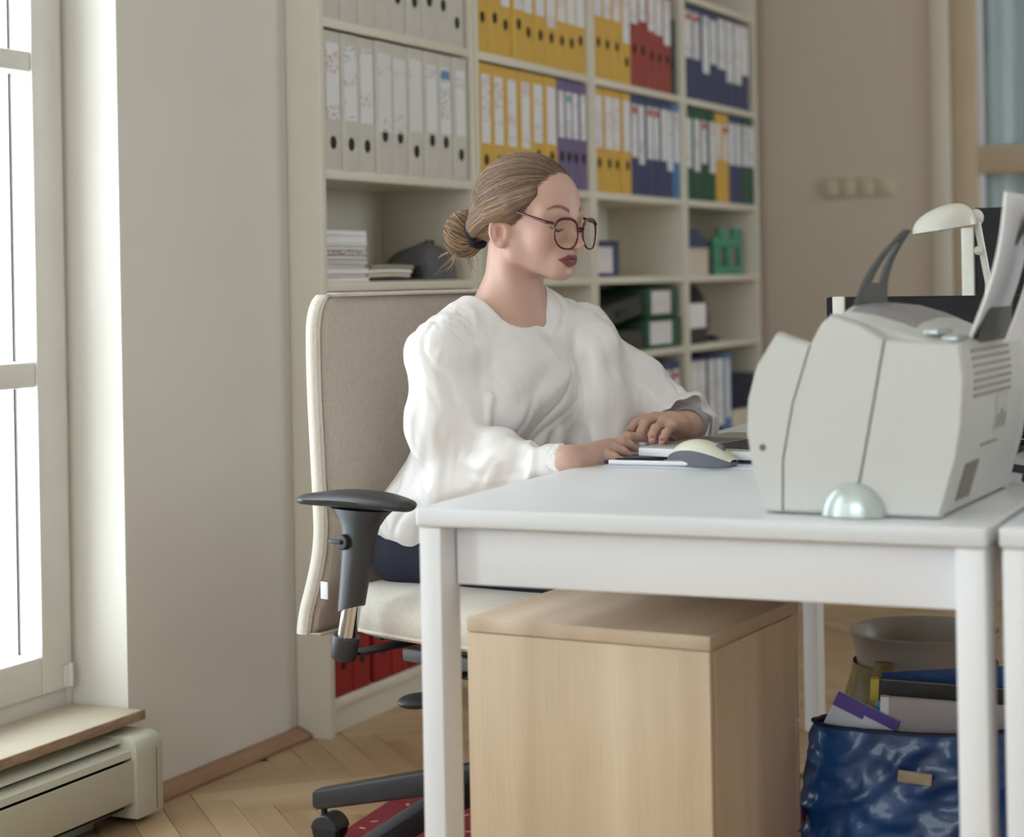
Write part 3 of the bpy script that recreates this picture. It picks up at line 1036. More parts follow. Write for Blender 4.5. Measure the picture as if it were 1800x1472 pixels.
# fourth bookcase
row(3, LV1, [(4, .088, 'blue', dict(labs=[(.14, .30), (.14, .30), (.10, .30), (.14, .295)], hole=None, labw=.76, caps=['tab_red', 'tab_red', None, None]), 'dark blue binder on the upper shelf next to the back wall'),
             (4, .0885, 'blue', dict(labs=[(.13, .31), (.09, .31), (.09, .31), (.13, .31)], hole=None, labw=.88), 'dark blue binder with wide label at the end of the upper shelf')])
row(3, LV2, [(4, .076, 'green', dict(labs=[(.11, .28), (.10, .28), (.13, .28), (.10, .28)], hole=None, labw=.74, caps=[None, None, 'tab_red', None]), 'green binder beside the yellow pair next to the back wall'),
             (2, .078, 'yellow', dict(labs=[(.15, .28)], hole=None, labw=.6, caps=[None, 'tab_red']), 'yellow binder between green and blue binders'),
             (2, .072, 'blue', dict(lab=(.14, .29), hole=None, labw=.82), 'blue binder right of the yellow pair'),
             (2, .07, 'green', dict(lab=(.14, .29), hole=None, labw=.82), 'green binder at the far end of the lower binder shelf')])
# lower shelves: blue binders beyond the laptop
def lowrow(k, x, specs, z):
    for n, w, key, kw, label in specs:
        for i in range(n):
            kk = dict(kw)
            if 'caps' in kk:
                L_ = kk.pop('caps'); kk['cap'] = L_[i % len(L_)]
            lb, gr = binder_label(k, 'low', key)
            binder(x, z, w - .0012, key, lb, gr, push=RNG.uniform(0, .006), **kk)
            x += w
lowrow(2, BX[2] + .34, [(5, .078, 'blue', dict(lab=(.06, .29), hole=None, labw=.74, caps=[None, None, None, None, 'tab_red']), 'blue binder on the low shelf left of the divider')], SHELF_TOP[1])
lowrow(3, BX[3] + PT + .004, [(4, .088, 'blue', dict(lab=(.07, .305), hole=None, labw=.82), 'blue binder with wide label on the low shelf right of the divider'),
                              (1, .088, 'sky', dict(lab=(.09, .30), hole=None, labw=.5), 'lighter blue binder at the end of the low shelf')], SHELF_TOP[1])
# red folders at the bottom of the first bookcase
x = BX[0] + PT + .004
for n, (w, h) in enumerate(((.09, .305), (.085, .305), (.016, .30), (.085, .305), (.088, .305), (.085, .305))):
    if n == 2:
        tag(MB().box(0, w, 0, .24, 0, h, .002).build('cardboard_folder', 'beige_web', loc=(x, BF + .03, SHELF_TOP[0] + .0005)), 'thin beige folder between the red box files on the bottom shelf', 'folder')
    else:
        t = thing('box_file', '%s dark red box file from the wall pier on the bottom shelf' % ORD[n if n < 2 else n - 1], 'box file', (x, BF + .006, SHELF_TOP[0] + .0005), 0, 'red box files on the bottom shelf')
        MB().box(0, w - .002, 0, .265, 0, h, .006, 3).build('case', 'red_folder', t)
        MB().cyl((w / 2, -.0012, .07), (w / 2, .004, .07), .011, n=20).build('finger_ring', 'ring_dark', t)
    x += w

# ------------------------------------------------------------------ things lying on the shelves
Z3, Z4 = SHELF_TOP[3] + .0005, SHELF_TOP[2] + .0005
# pile of magazines in the first bookcase
zz = Z3
piles = [(.010, 'paper_white', 'thick pale brochure'), (.008, 'tab_red', 'thin red-covered brochure'), (.014, 'paper_white', 'white magazine'), (.008, 'sill_paint', 'cream booklet'),
         (.012, 'magazine_edge', 'printed magazine'), (.010, 'navy_fabric', 'dark blue magazine'), (.012, 'magazine_edge', 'printed catalogue'), (.010, 'sill_edge', 'brown booklet'),
         (.007, 'paper_white', 'thin white magazine'), (.018, 'paper_cool', 'thick white catalogue'), (.012, 'paper_white', 'white folder of sheets')]
words = ['lowest', 'second', 'third', 'fourth', 'fifth', 'sixth', 'seventh', 'eighth', 'ninth', 'tenth', 'topmost']
for n, (h, mm, nm) in enumerate(piles):
    dx, a = RNG.uniform(-.004, .004), RNG.uniform(-.03, .03)
    t = thing('magazine', '%s in the magazine pile on the first bookcase, %s of the pile' % (nm, words[n]), 'magazine', (BX[0] + .137 + dx, BF + .125 + RNG.uniform(-.004, .004), zz), a, 'magazine pile')
    MB().box(-.105, .105, -.105, .125, .0008, h - .0016, .0006, 1).build('pages', 'paper_white' if mm != 'magazine_edge' else mm, t)
    MB().box(-.107, .107, -.1065, .127, 0, .0007).build('cover', mm, t, smooth=False)
    MB().box(-.107, .107, -.1065, .127, h - .0015, h - .0004).build('cover', mm, t, smooth=False)
    zz += h
# tray with papers and grey bag beside the pile
t = thing('letter_tray', 'black letter tray with papers beside the magazine pile', 'letter tray', (BX[0] + .40, BF + .03, Z3))
MB().box(-.145, .145, 0, .2, 0, .006, .002).build('tray_floor', 'dark_plastic', t)
for a in ((-.145, -.14), (.14, .145)):
    MB().box(a[0], a[1], 0, .2, .0062, .038, .001).build('tray_side', 'dark_plastic', t)
MB().box(-.1395, .1395, .195, .2, .0062, .038, .001).build('tray_back', 'dark_plastic', t)
for n in range(3):
    c = MB().surf(lambda u, v: (-.135 + .22 * u + .01 * n, .005 + .18 * v, .0160 + n * .0105 + .003 * math.sin(u * 3)), 8, 2, .008)
    tag(c.build('paper_sheaf', ['back_wall_paint', 'paper_white', 'beige_web'][n], loc=(BX[0] + .40, BF + .03, Z3)), ['grey sheaf of papers at the bottom of the letter tray', 'white sheaf of papers in the letter tray', 'beige sheaf of papers on top of the letter tray'][n], 'papers')
mat('grey_cloth', (92, 92, 94), 0.85, var=0.15, vscale=30, bump=0.5, bscale=40)
mat('charcoal', (62, 60, 58), 0.7, var=0.15, vscale=20)
def pouch(u, v):
    a, b = u * 2 * math.pi, v * math.pi / 2
    r = 1 + .06 * math.sin(a * 5 + 1) + .05 * math.sin(a * 3)
    return (.11 * r * math.cos(a) * math.cos(b) ** .7, .085 * r * math.sin(a) * math.cos(b) ** .7, .085 * math.sin(b) ** .8 * (1 + .15 * math.cos(a + 2)))
t = thing('fabric_pouch', 'slumped grey fabric pouch between letter tray and divider', 'pouch', (BX[0] + .66, BF + .10, Z3))
MB().surf(pouch, 40, 14).build('pouch_body', 'grey_cloth', t, angle=80)
MB().tube([(-.03, -.02, .083), (-.02, -.03, .1), (.02, -.03, .1), (.03, -.02, .08)], .004, 8).build('carry_loop', 'charcoal', t)

# blue card box and a black tape stand in the third bookcase
t = thing('card_box', 'blue card box with white label on the third bookcase', 'box', (BX[2] + .15, BF + .03, Z3))
MB().box(-.118, .118, 0, .17, 0, .105, .003).build('box_body', 'binder_blue', t)
MB().box(-.085, .055, -.0012, -.0002, .012, .092).build('label', 'label_print_plain', t)
MB().box(-.1195, .1195, -.001, .172, .1055, .112, .002).build('lid_rim', 'binder_blue', t)
t = thing('tape_dispenser', 'black tape dispenser standing behind the blue card box', 'tape dispenser', (BX[2] + .16, BF + .232, Z3))
MB().prism([(-.07, 0), (.07, 0), (.055, .09), (.02, .165), (-.01, .175), (-.05, .10)], 'y', -.02, .02, .004).build('housing', 'dark_plastic', t)
MB().cyl((0, -.022, .085), (0, .022, .085), .034, n=28).build('tape_roll', 'charcoal', t)
# grey box with blue folder, turquoise tray rack in the fourth bookcase
t = thing('storage_box', 'grey storage box under a blue folder on the fourth bookcase', 'box', (BX[3] + .17, BF + .03, Z3))
MB().box(-.135, .135, 0, .2, 0, .085, .004).build('box_body', 'back_wall_paint', t)
MB().box(-.137, .137, -.002, .202, .0855, .095, .003).build('box_lid', 'back_wall_paint', t)
t = thing('lying_folder', 'dusty blue folder lying on the grey storage box', 'folder', (BX[3] + .165, BF + .035, Z3 + .0955))
MB().prism([(-.13, 0), (.15, 0), (.13, .03), (.05, .066), (-.13, .066)], 'y', 0, .19, .004).build('folder_body', 'binder_blue', t)
mat('turquoise', (74, 150, 124), 0.5, var=0.05)
t = thing('desk_organiser', 'turquoise plastic desk organiser with round holes on the fourth bookcase', 'organiser', (BX[3] + .53, BF + .03, Z3))
MB().box(-.16, .16, 0, .016, 0, .03, .003).build('front_plate', 'turquoise', t)
for a, b in ((-.16, -.09), (-.02, .03), (.12, .16)):
    MB().box(a, b, 0, .016, .0305, .10, .003).build('front_post', 'turquoise', t)
MB().box(-.16, .16, 0, .016, .1005, .135, .003).build('front_bar', 'turquoise', t)
for a, b in ((-.1, -.03), (.06, .16)):
    MB().box(a, b, 0, .016, .1355, .17, .003).build('top_post', 'turquoise', t)
MB().box(-.16, .16, .0165, .14, 0, .012, .003).build('tray_floor', 'turquoise', t)
MB().box(-.16, .16, .12, .136, .0125, .13, .003).build('back_plate', 'turquoise', t)
tag(MB().cyl((0, -.035, 0), (0, .035, 0), .035, n=24).build('tape_roll', 'charcoal', loc=(BX[3] + .325, BF + .07, Z3 + .0355)), 'dark tape roll between the grey box and the turquoise organiser', 'tape roll')
# fourth shelf: two green archive boxes, grey folders, round black desk fan
for n in range(2):
    t = thing('archive_box', ['green archive box with white label, the lower of two', 'green archive box with white label, the upper of two'][n], 'archive box', (BX[2] + .61, BF + .012, Z4 + n * .1005), -.02 + .05 * n, 'stacked green archive boxes')
    MB().box(-.155, .155, 0, .24, 0, .0995, .005).build('case', 'binder_green', t)
    MB().box(-.13, .06, -.0014, -.0003, .014, .088).build('label', 'label_print_plain', t)
    MB().box(-.156, .156, -.0006, .18, .094, .0965).build('lid_seam', 'binder_dark_green', t)
for n in range(2):
    t = thing('document_case', ['charcoal document case lying flat beside the green boxes', 'charcoal document case slanting on the flat one'][n], 'document case', (BX[2] + .25, BF + .02, Z4 + (.0 if n == 0 else .075)))
    if n == 1:
        t.rotation_euler = (0, -.12, 0)
        t.location.z = Z4 + .092
    MB().box(-.19, .19, 0, .22, 0, .066, .012, 3).build('shell', 'charcoal', t)
    MB().box(-.05, .05, -.012, -.0005, .026, .04, .004).build('handle', 'dark_plastic', t)
t = thing('file_carton', 'low grey carton with white label beside the desk fan', 'box', (BX[3] + .14, BF + .02, Z4))
MB().box(-.11, .11, 0, .2, 0, .145, .004).build('carton', 'charcoal', t)
MB().box(-.1, .095, -.0014, -.0003, .055, .14).build('label', 'paper_white', t)
t = thing('desk_fan', 'round dark grey desk fan on the fourth bookcase', 'fan', (BX[3] + .46, BF + .14, Z4))
MB().lathe([(.001, 0), (.085, 0), (.088, .008), (.07, .018), (.02, .026), (.016, .05), (.001, .05)], 32).build('base', 'dark_plastic', t)
RM = Matrix.Translation((0, 0, (.110))) @ Matrix.Rotation(math.radians(75), 4, 'X') @ Matrix.Rotation(.35, 4, 'Y')
m = MB()
m.lathe([(.001, -.05), (.045, -.046), (.085, -.03), (.1, 0), (.085, .028), (.045, .044), (.001, .046)], 40, RM)
m.build('guard', 'charcoal', t)
g = MB()
for rr in (.025, .042, .06, .077, .092):
    g.tube([RM @ Vector((rr * math.cos(q), rr * math.sin(q), .047 - .04 * (rr / .1) ** 2)) for q in [i * math.pi / 20 for i in range(40)]], .0015, 5, closed=True)
g.build('guard_wires', 'grey_plastic', t)
# navy crate on the low shelf at the end
t = thing('storage_crate', 'dark navy crate on the low shelf beside the blue binders', 'crate', (BX[3] + .63, BF + .02, SHELF_TOP[1] + .0005))
MB().box(-.13, .13, 0, .23, 0, .11, .006).build('crate_body', 'back_wall_paint', t)
MB().box(-.135, .135, -.004, .235, .1105, .235, .006).build('crate_lid', 'navy_fabric', t)
# ------------------------------------------------------------------ desks
DZ = 0.73
def make_desk(loc, rz, L, D, label, group):
    t = thing('desk', label, 'desk', loc, rz, group)
    top = MB().box(0, L, -D, 0, DZ - .026, DZ, .005, 3).build('desk_top', 'desk_white', t)
    for x0, x1, y0, y1 in ((.004, .066, -.036, -.003), (.004, .066, -D + .003, -D + .04), (L - .066, L - .004, -.036, -.003), (L - .066, L - .004, -D + .003, -D + .04)):
        MB().box(x0, x1, y0, y1, 0, DZ - .0265, .004).build('leg', 'desk_edge', t)
    a0, a1 = .62, DZ - .033
    MB().box(.05, .072, -D + .041, -.037, a0, a1, .003).build('apron', 'desk_edge', t)
    MB().box(L - .072, L - .05, -D + .041, -.037, a0, a1, .003).build('apron', 'desk_edge', t)
    MB().box(.0725, L - .0725, -D + .01, -D + .03, a0, a1, .003).build('apron', 'desk_edge', t)
    MB().box(.0725, L - .0725, -.075, -.055, a0 + .03, a1, .003).build('apron', 'desk_edge', t)
    return t
DESK_RZ = math.radians(1.2)
DESK = make_desk((2.336, 1.2465, 0), DESK_RZ, 1.99, .768, 'white office desk carrying the laptop and the beige printer', 'white office desks')
make_desk((2.336 + .775 * math.sin(DESK_RZ) + .012, 1.2465 - .775 * math.cos(DESK_RZ) - .004, 0), DESK_RZ, 1.80, .768, 'white office desk set edge to edge beside the printer desk', 'white office desks')

# ------------------------------------------------------------------ wooden drawer pedestal under the desk
t = thing('drawer_pedestal', 'light oak drawer pedestal standing under the desk', 'cabinet', (2.517, 1.262, .0065), math.radians(-4))
W_, D_, H_ = .382, .335, .5435
MB().box(0, D_, -W_, 0, H_ - .020, H_, .001).build('top_board', 'cabinet_wood_top', t)
MB().box(0, .016, -W_ + .001, -.001, .03, H_ - .0212, .001).build('back_panel', 'cabinet_wood', t)
MB().box(.0165, D_ - .02, -W_, -W_ + .017, .03, H_ - .0212, .001).build('side_panel', 'cabinet_wood', t)
MB().box(.0165, D_ - .02, -.017, 0, .03, H_ - .0212, .001).build('side_panel', 'cabinet_wood', t)
MB().box(.0165, D_ - .02, -W_ + .0175, -.0175, .03, .046, .001).build('bottom_board', 'cabinet_wood', t)
for k in range(3):
    z0 = .032 + k * .1656
    dr = MB().box(D_ - .0195, D_, -W_ + .002, -.002, z0, z0 + .162, .0015).build('drawer_front', 'cabinet_wood', t)
    MB().tube([(D_, -W_ / 2 - .06, z0 + .12), (D_ + .025, -W_ / 2 - .06, z0 + .12), (D_ + .025, -W_ / 2 + .06, z0 + .12), (D_, -W_ / 2 + .06, z0 + .12)], .005, 8).build('handle', 'steel', dr)
for x in (.06, D_ - .06):
    for y in (-W_ + .05, -.05):
        m = MB().cyl((x, y - .012, .0135), (x, y + .012, .0135), .0135, n=20, bev=.002)
        m.box(x - .006, x + .006, y - .016, y + .016, .015, .0298)
        m.build('castor', 'dark_plastic', t)

# ------------------------------------------------------------------ red carpet under the chair
def carpet():
    t = thing('red_rug', 'dark red rug with small pale flecks under the chair', 'rug', (0, 0, 0))
    a, b, c, d = (3.04, 1.83), (3.62, 1.95), (4.0, .2), (2.75, .2)
    poly = [(3.045, 1.845), (3.70, 1.905), (3.80, .05), (2.60, .05), (2.60, 1.52)]
    MB().prism(poly, 'z', .0004, .006, .0015).build('pile', 'red_carpet', t)
    rr = random.Random(3)
    fm = MB().prism([(.008 * math.cos(q), .004 * math.sin(q)) for q in [i * math.pi / 5 for i in range(10)]], 'z', 0, .0006).mesh('fleck')
    fm.materials.append(MATS['carpet_fleck'])
    n = 0
    for i in range(16):
        for j in range(18):
            x, y = 2.70 + i * .065 + (j % 2) * .032 + rr.uniform(-.012, .012), .95 + j * .052 + rr.uniform(-.012, .012)
            if y > 1.83 - max(0, 3.05 - x) * .75 or x > 3.68 or n > 280:
                continue
            o = put('fleck', fm, t, (x, y, .0061))
            o.rotation_euler = (0, 0, rr.uniform(0, 3.1))
            n += 1
carpet()

# ------------------------------------------------------------------ swivel chair
CO = Vector((3.09, 1.504, .0065)); CF = math.atan2(-.951, -.309)
chair = thing('swivel_chair', 'beige upholstered swivel office chair with black armrests', 'chair', CO, CF)
BP = [(-.232, .409), (-.246, .433), (-.215, .506), (-.194, .578), (-.197, .667), (-.206, .836), (-.207, .936), (-.202, 1.006)]   # rear line of the backrest at its edge
def back_x(z):
    zs = [p[1] for p in BP][1:]
    xs = [p[0] for p in BP][1:]
    return float(np.interp(z, zs, xs))
from math import sin, cos, pi
def back_half(z):
    # half width of the backrest over its height, rounded top corners
    h = .236
    if z > .95:
        h = .236 - .03 * (1 - math.sqrt(max(0, 1 - ((z - .95) / .062) ** 2)))
    return h
def smooth_back(z):
    return sum(back_x(min(1.006, max(.433, z + d))) for d in (-.03, -.015, 0, .015, .03)) / 5
def back_face(u, v, off, inset):
    z = .412 + v * (1.010 - .412)
    y = (2 * u - 1) * (back_half(z) - inset)
    curve = -.028 * (1 - (2 * u - 1) ** 2)          # shallow hollow across the width
    edge = min(1, (1 - abs(2 * u - 1)) / .06, v / .03 + .25, (1 - v) / .03 + .25)
    return (smooth_back(z) + curve + off * (.35 + .65 * edge ** .5), y, z)
bk = MB()
NU, NV = 40, 60
b = bmesh.new()
fr = [[b.verts.new(back_face(i / NU, j / NV, .036, .010)) for j in range(NV + 1)] for i in range(NU + 1)]
for i in range(NU):
    for j in range(NV):
        b.faces.new((fr[i][j], fr[i + 1][j], fr[i + 1][j + 1], fr[i][j + 1]))
bk._merge(b)
bk.build('backrest_front', 'fabric_cream_shaded', chair, angle=60)  # same fabric as the edge band, shade put into its colour
# side band: cream boxing round the edge, with piping, and the rear shell
def rim(j_off, inset):
    pts = []
    for j in range(NV + 1):
        pts.append(back_face(0, j / NV, j_off, inset))
    for i in range(1, NU + 1):
        pts.append(back_face(i / NU, 1, j_off, inset))
    for j in range(NV - 1, -1, -1):
        pts.append(back_face(1, j / NV, j_off, inset))
    for i in range(NU - 1, 0, -1):
        pts.append(back_face(i / NU, 0, j_off, inset))
    return pts
b = bmesh.new()
levels = [(.062, .0105), (.066, .005), (.050, .0), (.020, .0), (-.01, .003), (-.02, .012)]
rings = [[b.verts.new(p) for p in rim(o_, i_)] for o_, i_ in levels]
for k in range(len(levels) - 1):
    n = len(rings[k])
    for q in range(n):
        b.faces.new((rings[k][q], rings[k][(q + 1) % n], rings[k + 1][(q + 1) % n], rings[k + 1][q]))
bmesh.ops.recalc_face_normals(b, faces=b.faces[:])
MB()._merge(b).build('edge_band', 'fabric_cream', chair, angle=50)
b = bmesh.new()
fr = [[b.verts.new(back_face(i / NU, j / NV, -.022, .010)) for j in range(NV + 1)] for i in range(NU + 1)]
for i in range(NU):
    for j in range(NV):
        b.faces.new((fr[i][j], fr[i][j + 1], fr[i + 1][j + 1], fr[i + 1][j]))
MB()._merge(b).build('backrest_rear', 'fabric_cream', chair, angle=60)
MB().tube(rim(.063, .010), .0035, 6, closed=True).build('piping', 'fabric_cream', chair)
MB().box(-.174, -.156, -.2405, -.2385, .482, .512, .0005, M=None).build('care_tag', 'paper_cool', chair)
# seat cushion
def seat_pt(a, z_, grow):
    # rounded-rectangle outline
    hx, hy, r = .235 + grow, .245 + grow, .09
    cx, cy = .065, 0
    c, s = cos(a), sin(a)
    n = 5.0
    q = (abs(c) ** n + abs(s) ** n) ** (-1 / n)
    x, y = cx + hx * q * c, hy * q * s
    drop = -.03 * max(0, (x - .2) / .1) ** 2 * (1 if z_ > .45 else .4)
    return (x, y, z_ + drop)
prof = [(.425, -.06), (.427, -.02), (.436, -.004), (.455, .004), (.475, .004), (.492, -.004), (.502, -.02), (.508, -.045), (.510, -.09), (.508, -.16), (.506, -.23)]
b = bmesh.new()
NA = 72
rings = [[b.verts.new(seat_pt(2 * pi * k / NA, z_, g)) for k in range(NA)] for z_, g in prof]
for i in range(len(prof) - 1):
    for k in range(NA):
        b.faces.new((rings[i][k], rings[i][(k + 1) % NA], rings[i + 1][(k + 1) % NA], rings[i + 1][k]))
b.faces.new(rings[0][::-1]); b.faces.new(rings[-1])
MB()._merge(b).build('seat', 'fabric_cream', chair, angle=60)
MB().tube([seat_pt(2 * pi * k / NA, .438, -.001) for k in range(NA)], .003, 6, closed=True).build('seat_piping', 'fabric_cream', chair)
# mechanism
MB().box(-.13, .20, -.17, .17, .412, .4245, .004).build('seat_plate', 'dark_plastic', chair)
MB().prism([(-.11, .4115), (.17, .4115), (.15, .37), (.06, .335), (-.05, .335), (-.10, .38)], 'y', -.075, .075, .008).build('tilt_mechanism', 'black_plastic', chair)
MB().box(-.02, .14, -.195, -.172, .385, .408, .004).build('side_rail', 'grey_plastic', chair)
MB().box(-.245, -.10, -.03, .03, .37, .39, .004).build('back_bracket', 'dark_plastic', chair)
MB().prism([(-.262, .37), (-.245, .37), (-.228, .56), (-.240, .70), (-.252, .70), (-.250, .56)], 'y', -.035, .035, .003).build('back_upright', 'dark_plastic', chair)
lv = MB().tube([(.04, -.076, .36), (.05, -.15, .352), (.055, -.21, .345)], .005, 8)
lv.sphere((.06, -.235, .335), (.03, .04, .012), 10)
lv.build('height_lever', 'black_plastic', chair)
m = MB(); m.cyl((0, 0, .15), (0, 0, .26), .026, n=24); m.cyl((0, 0, .26), (0, 0, .336), .015, n=20)
m.build('gas_column', 'dark_plastic', chair)
# armrests
def armrest(s):
    y = .30 * s
    pad = MB()
    n, L = 30, 14
    b = bmesh.new()
    rings = []
    for i in range(n + 1):
        u = i / n
        x = -.141 + .262 * u
        hw = (.020 + .028 * sin(pi * min(1, u * 1.05)) ** .55) * (1 if 0 < i < n else .25)
        hh = (.008 + .006 * sin(pi * u)) * (1 if 0 < i < n else .3)
        zc = .664 + .007 * sin(pi * u * 1.0) + .004 * u
        rings.append([b.verts.new((x, y + hw * cos(2 * pi * k / L), zc + hh * (sin(2 * pi * k / L) * (1 if sin(2 * pi * k / L) > 0 else 1.2)))) for k in range(L)])
    for i in range(n):
        for k in range(L):
            b.faces.new((rings[i][k], rings[i][(k + 1) % L], rings[i + 1][(k + 1) % L], rings[i + 1][k]))
    b.faces.new(rings[0][::-1]); b.faces.new(rings[-1])
    bmesh.ops.recalc_face_normals(b, faces=b.faces[:])
    pd = pad._merge(b).build('arm_pad', 'black_plastic', chair, angle=70)
    # flared sleeve
    b = bmesh.new()
    sec = [(-.000, .656, .070, .030), (-.002, .645, .056, .028), (-.004, .628, .041, .024), (-.007, .605, .034, .022), (-.012, .58, .0315, .021), (-.020, .535, .029, .0205), (-.029, .488, .027, .020)]
    rings = [[b.verts.new((cx + rx * cos(2 * pi * k / 24), y + ry * sin(2 * pi * k / 24), z + (.008 * cos(2 * pi * k / 24) if z < .5 else 0))) for k in range(24)] for cx, z, rx, ry in sec]
    for i in range(len(sec) - 1):
        for k in range(24):
            b.faces.new((rings[i][k], rings[i + 1][k], rings[i + 1][(k + 1) % 24], rings[i][(k + 1) % 24]))
    b.faces.new(rings[0]); b.faces.new(rings[-1][::-1])
    bmesh.ops.recalc_face_normals(b, faces=b.faces[:])
    sl = MB()._merge(b).build('arm_sleeve', 'black_plastic', chair, angle=50)
    m = MB().cyl((-.018, y + s * .021, .602), (-.018, y + s * .030, .602), .013, n=20, bev=.002)
    m.box(-.046, -.016, y + s * .030 if s > 0 else y + s * .034, y + s * .034 if s > 0 else y + s * .030, .599, .606, .001)
    m.build('height_button', 'dark_plastic', sl)
    MB().cyl((-.026, y, .50), (-.047, y, .415), .0165, n=24).build('chrome_tube', 'chrome', chair)
    MB().cyl((-.042, y, .442), (-.051, y, .402), .0235, .0215, n=28, bev=.003).build('arm_socket', 'black_plastic', chair)
    ya, yb = sorted((y - s * .02, s * .15))
    MB().box(-.062, -.028, ya, yb, .405, .4115, .002).build('arm_bracket', 'dark_plastic', chair)
for s in (-1, 1):
    armrest(s)
# five-star base with castors
MB().cyl((0, 0, .108), (0, 0, .182), .045, .036, n=28, bev=.004).build('base_hub', 'black_plastic', chair)
base_a = math.radians(90) - CF
for k in range(5):
    a = base_a + k * 2 * pi / 5
    R_ = Matrix.Rotation(a, 4, 'Z')
    MB().prism([(.03, .118), (.03, .176), (.12, .155), (.355, .098), (.362, .094), (.362, .066), (.35, .062), (.12, .110)], 'y', -.017, .017, .005, 2, R_).build('base_leg', 'black_plastic', chair)
    c = MB()
    cb = R_ @ Matrix.Translation((.345, 0, .0265))
    c.cyl(cb @ Vector((0, 0, .02)), cb @ Vector((0, 0, .045)), .006, n=12)
    for sy in (-1, 1):
        c.cyl(cb @ Vector((-.012, sy * .007, 0)), cb @ Vector((-.012, sy * .024, 0)), .026, n=28, bev=.004)
    c.build('castor', 'dark_plastic', chair)
    hd = MB().prism([(-.012 + .0285 * cos(q), .0285 * sin(q)) for q in [pi * .02 + i * pi * .96 / 12 for i in range(13)]], 'y', -.0245, .0245, .002, 1, cb)
    hd.build('castor_hood', 'black_plastic', chair)
# ------------------------------------------------------------------ the seated woman
HEAD_Z = 3.38
HO = atZ(930, 405, HEAD_Z)
_a = math.radians(13.0); _p = math.radians(8.0)
_hf0 = np.array((-sin(_a), -cos(_a), 0))
HL = np.array((cos(_a), -sin(_a), 0))                   # her left
HF = _hf0 * cos(_p) + np.array((0, 0, -sin(_p)))        # face forward, tilted down
HU = np.cross(HF, HL); HU = HU if HU[2] > 0 else -HU
HR = np.stack((HF, HL, HU))                             # rows: local axes
def hw(x, y, z):
    return HO + HF * x + HL * y + HU * z
def hloc(P):
    return (P - HO) @ HR.T
_t = math.radians(24.0)
TF = np.array((-sin(_t), -cos(_t), 0)); TL = np.array((cos(_t), -sin(_t), 0)); TU = np.array((0, 0, 1.))
TR = np.stack((TF, TL, TU))
NB_ = atZ(905, 548, 3.40)                               # neck base
PB = np.array((3.115, 1.575, .575))                     # pelvis
def spine(z):
    u = (NB_[2] - z) / (NB_[2] - PB[2])
    return NB_ + (PB - NB_) * u
SHR = NB_ - TL * .148 - TF * .012; SHR[2] = .918
SHL = NB_ + TL * .150 - TF * .005; SHL[2] = .925
ELR = atZ(806, 846, 3.31); WRR = atZ(1000, 813, 3.18)
ELL_ = atZ(1207, 742, 3.58); WRL = atZ(1208, 752, 3.42)

F = Field()
# head
F.ell(hw(-.012, 0, .046), (.090, .070, .079), HR, k=.02)
F.ell(hw(.028, 0, .050), (.060, .061, .060), HR, k=.02)
F.ell(hw(.038, 0, .006), (.053, .056, .062), HR, k=.025)
F.ell(hw(.040, 0, -.030), (.048, .044, .042), HR, k=.02)
F.sphere(hw(.079, 0, -.058), .0165, k=.022)
for s in (-1, 1):
    F.cone(hw(.0, s * .055, -.008), hw(.012, s * .050, -.038), .013, .011, k=.025)
    F.cone(hw(.012, s * .050, -.038), hw(.072, s * .014, -.060), .011, .012, k=.022)
    F.sphere(hw(.060, s * .036, -.006), .022, k=.02)
    F.cone(hw(.081, s * .012, .037), hw(.066, s * .050, .036), .0085, .009, k=.014)
    F.sphere(hw(.101, s * .033, .018), .0155, k=.012, sub=True)
    F.sphere(hw(.0715, s * .0315, .016), .0132, k=.004)
F.ell(hw(.081, 0, -.036), (.015, .027, .021), HR, k=.014)
F.cone(hw(.085, 0, .030), hw(.1095, 0, -.012), .0062, .0080, k=.012)
F.sphere(hw(.1100, 0, -.0125), .0082, k=.005)
for s in (-1, 1):
    F.sphere(hw(.0985, s * .0105, -.0145), .0066, k=.006)
    F.sphere(hw(.1025, s * .0055, -.0222), .0026, k=.003, sub=True)
# lips
for s in (-1, 1):
    F.cone(hw(.0928, s * .005, -.0338), hw(.0810, s * .0255, -.0400), .0050, .0020, k=.0040)
    F.cone(hw(.0920, s * .004, -.0450), hw(.0810, s * .0245, -.0412), .0060, .0020, k=.0040)
    F.cone(hw(.0992, s * .000, -.0393), hw(.0845, s * .0270, -.0408), .0012, .0008, k=.0022, sub=True)
F.ell(hw(.1010, 0, -.0560), (.0085, .016, .0055), HR, k=.008, sub=True)
F.ell(hw(.1045, 0, -.0262), (.0055, .0035, .007), HR, k=.006, sub=True)
